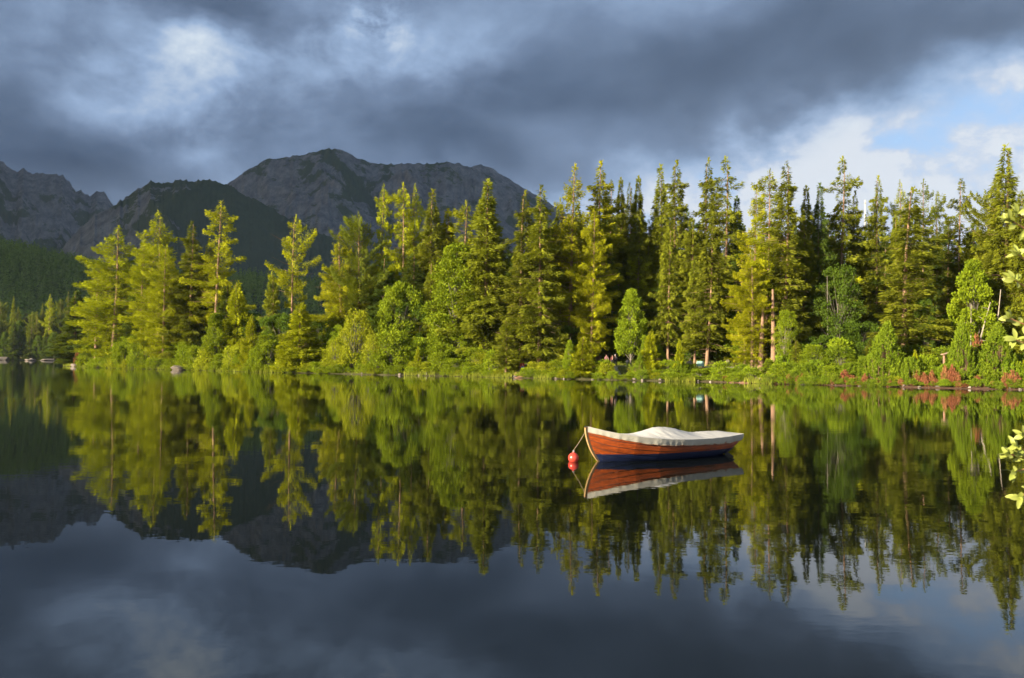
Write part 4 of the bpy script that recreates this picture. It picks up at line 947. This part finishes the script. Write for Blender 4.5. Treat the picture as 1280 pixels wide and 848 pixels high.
# ============================================================ ROWING BOAT
bow = onz(733, 578); stern = onz(911, 565.3); LB = (bow - stern).length
boat = empty('rowing_boat', tuple(stern), math.atan2(bow.y - stern.y, bow.x - stern.x))   # local +x runs to the bow, +y is the side facing the camera or not
tag(boat, 'varnished wooden rowing boat with blue bottom under a white canvas cover', 'boat')
TT = np.linspace(0, 1, 61)
def sheer(t): return np.interp(t, [0, .15, .3, .45, .6, .75, .85, .93, 1], [.505, .475, .465, .475, .505, .575, .65, .735, .83])
def beam(t): return .80 * np.interp(t, [0, .1, .2, .35, .5, .65, .78, .87, .94, .98, 1], [.60, .74, .86, .97, 1.0, .94, .76, .53, .28, .11, .015])
def keelz(t): return np.interp(t, [0, .1, .25, .8, .93, 1], [.10, -.03, -.13, -.16, -.13, -.02])
NS = 7
def xoff(t, u):            # rake of stem and transom: low points pulled inwards
    f = np.clip((t - .82) / .18, 0, 1); b_ = np.clip((.14 - t) / .14, 0, 1)
    return -.44 * f ** 2 * (1 - u) ** 1.7 + .38 * b_ ** 2 * (1 - u) ** 1.1
def hull_pt(t, u, side, out=0.0):
    b_ = beam(t); zs = sheer(t); zk = keelz(t)
    fin = np.interp(t, [0, .2, .6, .9, 1], [.62, .52, .55, .95, 1.1])           # section fullness
    y = b_ * np.sin(u * np.pi / 2) ** (fin * 1.15); z = zk + (zs - zk) * (1 - np.cos(u * np.pi / 2)) ** .80 if False else zk + (zs - zk) * u ** (1.55 - .35 * np.clip((t - .6) / .4, 0, 1))
    return np.stack([t * LB + xoff(t, u), side * (y + out), z], -1)
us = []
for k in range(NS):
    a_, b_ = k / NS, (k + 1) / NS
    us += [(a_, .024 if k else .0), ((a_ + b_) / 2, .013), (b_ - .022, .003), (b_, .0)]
M_wood, t = mat('varnished_planks')
tc = t.n('ShaderNodeTexCoord').outputs['Object']
mp = t.n('ShaderNodeMapping', i={0: tc, 'Scale': (.7, 4, 14)}).outputs[0]
g = t.noise(mp, 2.5, 6, .65, .6).outputs[0]; g2 = t.noise(tc, 1.1, 3, .6).outputs[0]; g3 = t.noise(t.n('ShaderNodeMapping', i={0: tc, 'Scale': (.5, 1, 3)}).outputs[0], 3.0, 5, .7).outputs[0]
c = t.mix(t.ramp(g, [(.3, 0.0), (.7, 1.0)]), (.045, .009, .003), (.21, .040, .006))
c = t.mix(t.ramp(g2, [(.35, 0.0), (.7, .5)]), c, (.22, .045, .008))
c = t.mix(t.ramp(g3, [(.48, 0.0), (.72, .75)]), c, (.055, .014, .005))
b = t.n('ShaderNodeBsdfPrincipled', i={'Base Color': c, 'Roughness': .40, 'Specular IOR Level': .16, 'Coat Weight': .03, 'Coat Roughness': .2, 'Normal': t.n('ShaderNodeBump', i={'Height': g, 'Strength': .25, 'Distance': .01}).outputs[0]})
t.n('ShaderNodeOutputMaterial', i={0: b.outputs[0]})
M_blue = simple('blue_bottom_paint', (.0015, .004, .020), (.003, .007, .028), 3, .6, .1, .2)
M_stem = simple('pale_stem_wood', (.27, .17, .075), (.20, .125, .055), 5, .5, .1)
M_dark = simple('black_fitting', (.012, .012, .014), (.02, .02, .02), 5, .5, 0)
bm = bmesh.new(); grid = {}
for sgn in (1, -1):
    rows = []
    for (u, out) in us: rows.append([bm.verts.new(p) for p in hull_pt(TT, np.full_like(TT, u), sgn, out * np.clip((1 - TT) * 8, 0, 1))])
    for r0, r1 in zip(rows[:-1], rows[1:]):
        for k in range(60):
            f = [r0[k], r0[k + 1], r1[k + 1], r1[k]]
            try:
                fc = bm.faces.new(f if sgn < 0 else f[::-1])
                if rows.index(r0) % 4 == 2: fc.material_index = 1  # narrow strip below each lap takes the painted shadow line
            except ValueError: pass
    # transom half
    grid[sgn] = [r_[0] for r_ in rows]
tv = grid[1] + grid[-1][::-1]
bmesh.ops.bisect_plane(bm, geom=bm.verts[:] + bm.edges[:] + bm.faces[:], plane_co=(0, 0, .185), plane_no=(0, 0, 1))
low = bm.copy()
bmesh.ops.delete(bm, geom=[f for f in bm.faces if f.calc_center_median().z < .185], context='FACES')
bmesh.ops.delete(low, geom=[f for f in low.faces if f.calc_center_median().z >= .185], context='FACES')
hl = bm_obj('hull', bm, M_wood, boat, False); hl.data.materials.append(simple('plank_lap_shade', (.05, .011, .003), (.07, .015, .004), 5, .7, 0)); lo_ = bm_obj('bottom', low, M_blue, boat, False); lo_.data.materials.append(simple('bottom_lap_shade', (.003, .006, .02), (.004, .008, .03), 5, .7, 0))  # second slot paints the thin shadow under each plank lap
bm = bmesh.new(); L_ = [hull_pt(np.array([0.0]), np.array([u]), 1)[0] for u in np.linspace(0, 1, 14)]; R_ = [hull_pt(np.array([0.0]), np.array([u]), -1)[0] for u in np.linspace(0, 1, 14)]
lv = [bm.verts.new(Vector(p) + Vector((.012, 0, 0))) for p in L_]; rv = [bm.verts.new(Vector(p) + Vector((.012, 0, 0))) for p in R_]
for k in range(13): bm.faces.new([lv[k], rv[k], rv[k + 1], lv[k + 1]]) if k else bm.faces.new([lv[0], rv[1], lv[1]])
bmesh.ops.solidify(bm, geom=bm.faces[:], thickness=.02); bm_obj('transom', bm, M_wood, boat, False)
# stem and keel band
sp = [hull_pt(np.array([1.0]), np.array([u]), 0)[0] + np.array([.02, 0, 0]) for u in np.linspace(1, 0, 18)]
kp = [np.array([t_ * LB + xoff(t_, 0.0), 0, keelz(t_) - .015]) for t_ in np.linspace(.985, .02, 24)]
def band(pts, w, th):
    bm = bmesh.new(); pr = None; pts = [Vector(p) for p in pts]
    for k, p in enumerate(pts):
        d = (pts[min(k + 1, len(pts) - 1)] - pts[max(k - 1, 0)]).normalized(); n = Vector((d.z, 0, -d.x))
        q = [bm.verts.new(p + Vector((0, sy * w / 2, 0)) + n * sn * th / 2) for sy, sn in ((1, 1), (-1, 1), (-1, -1), (1, -1))]
        if pr:
            for j in range(4): bm.faces.new([pr[j], pr[(j + 1) % 4], q[(j + 1) % 4], q[j]])
        else: bm.faces.new(q)
        pr = q
    bm.faces.new(pr[::-1]); bmesh.ops.recalc_face_normals(bm, faces=bm.faces[:]); return bm
bm_obj('stem', band(sp, .05, .06), M_stem, boat, False); bm_obj('keel', band(kp, .045, .05), M_dark, boat, False)
for sgn in (1, -1):
    pts = hull_pt(TT, np.ones_like(TT), sgn, .012)
    V, F = tube(pts, .020, 6); mobj('gunwale', np_mesh('gunwale', V, F, M_wood, smooth=True), boat)
# canvas cover: top over a prop, skirt with folds
mcv, t = mat('cover_canvas'); tc = t.n('ShaderNodeTexCoord').outputs['Object']
n1 = t.noise(tc, 2.2, 5, .6).outputs[0]; n2 = t.noise(t.n('ShaderNodeMapping', i={0: tc, 'Scale': (9, 1.5, 1.5)}).outputs[0], 1.6, 4, .6, .5).outputs[0]
b = t.n('ShaderNodeBsdfPrincipled', i={'Base Color': t.mix(n1, (.32, .315, .305), (.40, .39, .375)), 'Roughness': .6, 'Specular IOR Level': .35, 'Normal': t.n('ShaderNodeBump', i={'Height': n2, 'Strength': .35, 'Distance': .03}).outputs[0]})
t.n('ShaderNodeOutputMaterial', i={0: b.outputs[0]})
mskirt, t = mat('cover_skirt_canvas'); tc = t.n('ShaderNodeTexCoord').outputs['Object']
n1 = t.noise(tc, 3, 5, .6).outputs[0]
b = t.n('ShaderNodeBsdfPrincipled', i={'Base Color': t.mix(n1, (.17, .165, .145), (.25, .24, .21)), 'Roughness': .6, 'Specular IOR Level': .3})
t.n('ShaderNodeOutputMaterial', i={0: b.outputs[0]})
NT_ = 160; tt = np.linspace(0, 1, NT_)
ridgez = np.interp(tt, [0, .06, .2, .27, .31, .36, .43, .50, .56, .62, .70, .78, .9, 1.0], [.53, .58, .60, .59, .60, .655, .73, .775, .77, .70, .615, .625, .73, .86])
ridgez = np.convolve(np.pad(ridgez, 3, 'edge'), np.ones(7) / 7, 'valid')
sh = sheer(tt) + .028; bb = beam(tt) + .035
NV = 28; vv = np.linspace(-1, 1, NV)
Tg, Vg = np.meshgrid(tt, vv)
prof = 1 - np.abs(Vg) ** 1.35
Zc = sh[None] + (ridgez - sh)[None] * prof
sag = .05 * np.sin(np.pi * np.abs(Vg)) * np.clip(1 - np.abs(Tg - .5) * 2, 0, 1)
fold = .010 * (fbm(Tg * 14 + Vg, Vg * 2 + 5, 3, 12, True) - .6) + .014 * (fbm(Tg * 26, Vg * 2.5, 3, 2, True) - .5) * (1 - np.abs(Vg) ** 4)
Zc = Zc - sag + fold
Yc = bb[None] * Vg; Xc = Tg * LB * 1.0 + np.where(Tg < .02, -.02, 0) + np.where(Tg > .99, .03, 0)
i_, j_ = np.meshgrid(np.arange(NT_ - 1), np.arange(NV - 1)); a = (j_ * NT_ + i_).ravel()
cov = mobj('cover', np_mesh('cover', np.stack([Xc, Yc, Zc], -1).reshape(-1, 3), np.stack([a, a + 1, a + NT_ + 1, a + NT_], 1), mcv, smooth=True), boat)
# skirt runs round the boat: starboard, transom, port
peri = [(t_, 1) for t_ in np.linspace(1, 0, 220)]; loopx = []
PX = np.concatenate([np.linspace(1.004, 0, 260) * LB, np.full(40, -.025), np.linspace(0, 1.004, 260) * LB])
tp = np.clip(PX / LB, 0, 1); PYs = np.concatenate([beam(tp[:260]) + .035, np.linspace(1, -1, 42)[1:-1] * (beam(0) + .035), -(beam(tp[300:]) + .035)])
top_z = np.interp(tp, tt, sh); q = np.linspace(0, 1, len(PX)); arc = np.concatenate([[0], np.cumsum(np.hypot(np.diff(PX), np.diff(PYs)))])
drop = np.interp(tp, [0, .12, .3, .5, .7, .85, .96, 1], [.16, .17, .15, .15, .15, .14, .13, .13]) 
drop = drop + .014 * np.abs(np.sin(arc * np.pi / .42)) ** .6 + .03 * (fbm(arc * 1.3, arc * 0, 2, 15) - .5) - .005 + .02 * (fbm(arc * 4, arc * 0, 2, 5) - .5)
rows = []; nr_ = 8
nxn = np.gradient(PYs); nyn = -np.gradient(PX); ln = np.hypot(nxn, nyn) + 1e-9; nxn, nyn = nxn / ln, nyn / ln
sgo = np.sign(nyn * PYs + nxn * (PX - LB / 2)); nxn *= sgo; nyn *= sgo
for k in range(nr_):
    f = k / (nr_ - 1)
    wob = .010 + .004 * f * np.sin(arc * 31 + 4 * np.sin(arc * 2.3)) + .012 * f * (fbm(arc * 9 + f * 1.5, arc * 0 + f * 2, 4, 8, True) - .5) * 2
    tuck = -.05 * f ** 2 * np.clip(1 - tp * 1.0, .0, 1)
    rows.append(np.stack([PX + nxn * (wob + tuck), PYs + nyn * (wob + tuck), top_z + .004 - drop * f], 1))
Vk = np.concatenate(rows); n_ = len(PX); i_, j_ = np.meshgrid(np.arange(n_ - 1), np.arange(nr_ - 1)); a = (j_ * n_ + i_).ravel()
sk = mobj('cover_skirt', np_mesh('cover_skirt', Vk, np.stack([a, a + 1, a + n_ + 1, a + n_], 1), mskirt, smooth=True), boat); sk.parent = boat
# hem rope and ties on the camera side, rowlocks
V, F = tube(rows[-1][::2], .008, 5); mobj('hem_rope', np_mesh('hem_rope', V, F, M['wood_pale'], smooth=True), sk)
side_cam = -1 if (boat.matrix_basis @ Vector((0, -1, 0)) - boat.location).y < 0 else 1
side_cam = 1 if side_cam == -1 and math.cos(boat.rotation_euler.z) < 0 and (Matrix.Rotation(boat.rotation_euler.z, 3, 'Z') @ Vector((0, 1, 0))).y < 0 else -1
for t_ in np.linspace(.08, .92, 13):
    p_ = hull_pt(np.array([t_]), np.array([.74]), side_cam, .02)[0]; p2 = hull_pt(np.array([t_ + .01]), np.array([.58]), side_cam, .02)[0]
    V, F = tube(np.array([p_, p2]), .005, 4); mobj('tie', np_mesh('tie', V, F, M_dark, smooth=True), sk)
p_ = hull_pt(np.array([.86]), np.array([.74]), side_cam, .03)[0]
mbox('cleat', [((p_[0], p_[1], p_[2]), (.16, .03, .03), Euler((0, .25, 0))), ((p_[0], p_[1] - side_cam * .02, p_[2]), (.04, .05, .04))], M_dark, boat, .005)
# small rudder and fitting hanging at the stern
mbox('rudder', [((.05, 0, .19), (.34, .035, .34), Euler((0, .5, 0)))], M_dark, boat, .008)
mbox('rudder_fitting', [((-.02, 0, .30), (.12, .16, .07)), ((.02, .05, .20), (.26, .12, .06))], M_dark, boat, .01)
# buoy and mooring rope
bp = onz(716.8, 577); 
r = empty('mooring_buoy', (bp.x, bp.y, 0))
mb = simple('faded_red_plastic', (.36, .03, .018), (.30, .04, .028), 3, .22, .05, .5)
bm = bmesh.new(); bmesh.ops.create_uvsphere(bm, u_segments=32, v_segments=20, radius=.131)
for v in bm.verts: v.co.z += .085
bm_obj('float', bm, mb, r)
bm = bmesh.new(); bmesh.ops.create_cone(bm, cap_ends=True, segments=20, radius1=.026, radius2=.018, depth=.03)
for v in bm.verts: v.co.z += .222
bm_obj('collar', bm, mb, r, False)
V, F = tube(np.array([[.016 * math.cos(a_), 0, .248 + .016 * math.sin(a_)] for a_ in np.linspace(0, 6.28, 14)]), .007, 6); mobj('ring', np_mesh('ring', V, F, M['metal'], smooth=True), r)
tag(r, 'round red mooring buoy floating left of the bow', 'buoy')
a_ = Vector((bp.x, bp.y, .27)); b_ = boat.matrix_basis @ Vector((LB + .03, 0, .74)); pts = []
for k in range(16):
    f = k / 15; q_ = a_.lerp(b_, f); q_.z -= .02 * math.sin(f * math.pi); pts.append(tuple(q_))
V, F = tube(np.array(pts), .005, 6); tag(mobj('mooring_rope', np_mesh('mooring_rope', V, F, M['wood_pale'], smooth=True)), 'thin pale rope from the boat bow down to the red buoy', 'rope')

# ============================================================ NEAR WILLOW BRANCHES AT THE RIGHT EDGE
rng = np.random.default_rng(12)
ml, t = mat('near_willow_leaf'); at = t.n('ShaderNodeAttribute', attribute_name='v').outputs['Fac']
tc = t.n('ShaderNodeTexCoord').outputs['Object']; nn = t.noise(tc, 30, 3).outputs[0]
c = t.mix(t.m('MULTIPLY_ADD', nn, .4, t.m('MULTIPLY', at, .7)), (.17, .21, .035), (.32, .35, .08))
d_ = t.n('ShaderNodeBsdfPrincipled', i={'Base Color': c, 'Roughness': .5, 'Specular IOR Level': .4}); tr_ = t.n('ShaderNodeBsdfTranslucent', i={0: c})
t.n('ShaderNodeOutputMaterial', i={0: t.n('ShaderNodeMixShader', i={0: .3, 1: d_.outputs[0], 2: tr_.outputs[0]}).outputs[0]})
NW = empty('willow_bush', (2.9, 2.2, .6)); tag(NW, 'near willow branches with pale oval leaves reaching in at the right edge', 'willow')
off0 = NW.location
def leaf(c0, dirv, L, W):
    d = Vector(dirv).normalized(); s = d.cross(Vector(rng.normal(size=3) * .5 + np.array([0, -1, .5]))).normalized(); n = s.cross(d)
    vs = []; ks = [(0, .0), (.12, .35), (.3, .8), (.5, 1.0), (.72, .86), (.9, .45), (1, 0.05)]
    for f, w in ks:
        base = Vector(c0) + d * L * f - n * L * .18 * f * f
        vs += [base + s * W / 2 * w + n * W * .14 * w, base, base - s * W / 2 * w + n * W * .14 * w]
    fs = []
    for k in range(len(ks) - 1):
        for j in range(2): fs.append([k * 3 + j, k * 3 + j + 1, k * 3 + j + 4, k * 3 + j + 3])
    return np.array([tuple(v) for v in vs]), np.array(fs)
Yn = 2.35; stems_, leaves_ = [], []
def sprig(px, py, bxp, byp, n, spread=1.0, Y0=Yn, L=.031):
    """a twig from (bxp,byp) to its tip (px,py), a rosette of leaves at the end"""
    tipp = atY(px, py, Y0) - off0; bas = atY(bxp, byp, Y0 + .05) - off0
    mid = tipp.lerp(bas, .5) + Vector((0, 0, .004)); stems_.append(tube(np.array([bas, mid, tipp]), [.0028, .002, .0012], 6))
    ax = (tipp - bas).normalized()
    for k in range(int(n * 1.5)):
        f = rng.uniform(.3, 1.02) if k > 7 else 1.0; p_ = bas.lerp(tipp, min(f, 1)); a1 = rng.normal(size=3) * .75 * spread
        leaves_.append(leaf(p_, ax * .9 + Vector(a1) + Vector((0, -.15, .15)), L * rng.uniform(.75, 1.25), L * .46 * rng.uniform(.8, 1.2)))
for a in [(1262, 275, 1300, 300, 12), (1272, 318, 1305, 345, 9), (1268, 350, 1310, 380, 9), (1262, 398, 1320, 425, 13), (1270, 425, 1325, 450, 10), (1272, 268, 1310, 296, 7),
          (1262, 568, 1300, 580, 15), (1272, 558, 1310, 582, 10), (1268, 590, 1305, 584, 9), (1274, 622, 1310, 600, 8), (1280, 545, 1318, 575, 8)]:
    sprig(*a)
ends = [atY(1300, 300, Yn + .05), atY(1305, 345, Yn + .05), atY(1310, 380, Yn + .05), atY(1320, 425, Yn + .05), atY(1325, 450, Yn + .05), atY(1310, 296, Yn + .05), atY(1300, 580, Yn + .05), atY(1310, 582, Yn + .05), atY(1305, 584, Yn + .05), atY(1310, 600, Yn + .05), atY(1318, 575, Yn + .05)]
for e in ends:
    e = e - off0; k = Vector((.05, .1, e.z * .55)); stems_.append(tube(np.array([Vector((0, 0, -.2)), k * .6, k, e.lerp(k, .4) + Vector((0, 0, .05)), e]), [.016, .012, .008, .005, .003], 6))
# the rest of the bush outside the view
for k in range(26):
    e = Vector((rng.uniform(-.25, .9), rng.uniform(-.3, 1.0), rng.uniform(.6, 2.4)));
    if (off0 + e).x < .70 * (off0 + e).y: continue
    stems_.append(tube(np.array([Vector((0, 0, -.2)), e * .5 + Vector((0, 0, .2)), e]), [.014, .007, .003], 5))
    for j in range(14): leaves_.append(leaf(e * rng.uniform(.6, 1.0) + Vector(rng.normal(size=3) * .03), rng.normal(size=3), .042, .02))
V, F = join(stems_); mobj('stems', np_mesh('stems', V, F, simple('reddish_twig', (.36, .15, .07), (.28, .13, .07), 20, .6, 0), smooth=True), NW)
V, F = join(leaves_); mobj('leaves', np_mesh('leaves', V, F, ml, smooth=True, fattr=np.repeat(rng.uniform(0, 1, len(leaves_)), 12)), NW)

# ============================================================ CLOUD THAT SHADES THE MOUNTAINS (stands high on the left, outside the view)
ZC = 1800; kz = ZC / math.tan(SUN_EL); ox, oy = math.sin(SUN_AZ) * kz, math.cos(SUN_AZ) * kz
cx0, cx1, cy0, cy1 = ox - 4200, -1750, 600 + oy, 3600
n = 90; xs = np.linspace(0, 1, n); Xc, Yc = np.meshgrid(xs, cy0 + (cy1 - cy0) * xs); Xc = cx0 + (np.minimum(cx1, -.76 * Yc - 60) - cx0) * Xc
edge = np.minimum(np.minimum(xs, 1 - xs)[None], np.minimum(xs, 1 - xs)[:, None]); th_ = 260 * np.clip(edge * 9, 0, 1) ** .5 + 8
nz_ = fbm(Xc / 500, Yc / 500, 4, 6) - .5
Vt = np.stack([Xc, Yc + nz_ * 60, ZC + th_ * (1 + nz_ * 1.2)], -1).reshape(-1, 3); Vb = np.stack([Xc, Yc + nz_ * 60, ZC - th_ * .2 * (1 + nz_)], -1).reshape(-1, 3)
i_, j_ = np.meshgrid(np.arange(n - 1), np.arange(n - 1)); a = (j_ * n + i_).ravel(); Ft = np.stack([a, a + 1, a + n + 1, a + n], 1)
mc, t = mat('cloud_vapour')
t.n('ShaderNodeOutputMaterial', i={0: t.n('ShaderNodeMixShader', i={0: .5, 1: t.n('ShaderNodeBsdfDiffuse', i={0: (.85, .87, .9, 1)}).outputs[0], 2: t.n('ShaderNodeBsdfTranslucent', i={0: (.8, .83, .88, 1)}).outputs[0]}).outputs[0]})
V, F = np.concatenate([Vt, Vb]), np.concatenate([Ft, Ft[:, ::-1] + n * n])
tag(mobj('cloud', np_mesh('cloud', V, F, mc, smooth=True)), 'broad cloud bank high on the left shading the mountains', kind='structure')

# ============================================================ HAZE
bm = bmesh.new(); box(bm, (0, 0, 0), (1, 1, 1))
for v in bm.verts: v.co = Vector((-6000 if v.co.x < 0 else 3000, -400 if v.co.y < 0 else 6000, -12 if v.co.z < 0 else 1240))
mh = bpy.data.materials.new('haze'); mh.use_nodes = True; T = NT(mh.node_tree)
vol = T.n('ShaderNodeVolumePrincipled', i={'Color': (.62, .76, 1.0, 1), 'Density': HAZE, 'Anisotropy': 0.0})
o = T.n('ShaderNodeOutputMaterial'); T.nt.links.new(vol.outputs[0], o.inputs['Volume'])
ho = bm_obj('haze', bm, mh, None, False); tag(ho, 'faint blue air between the lake and the mountains', 'haze', kind='stuff')
finish_labels()
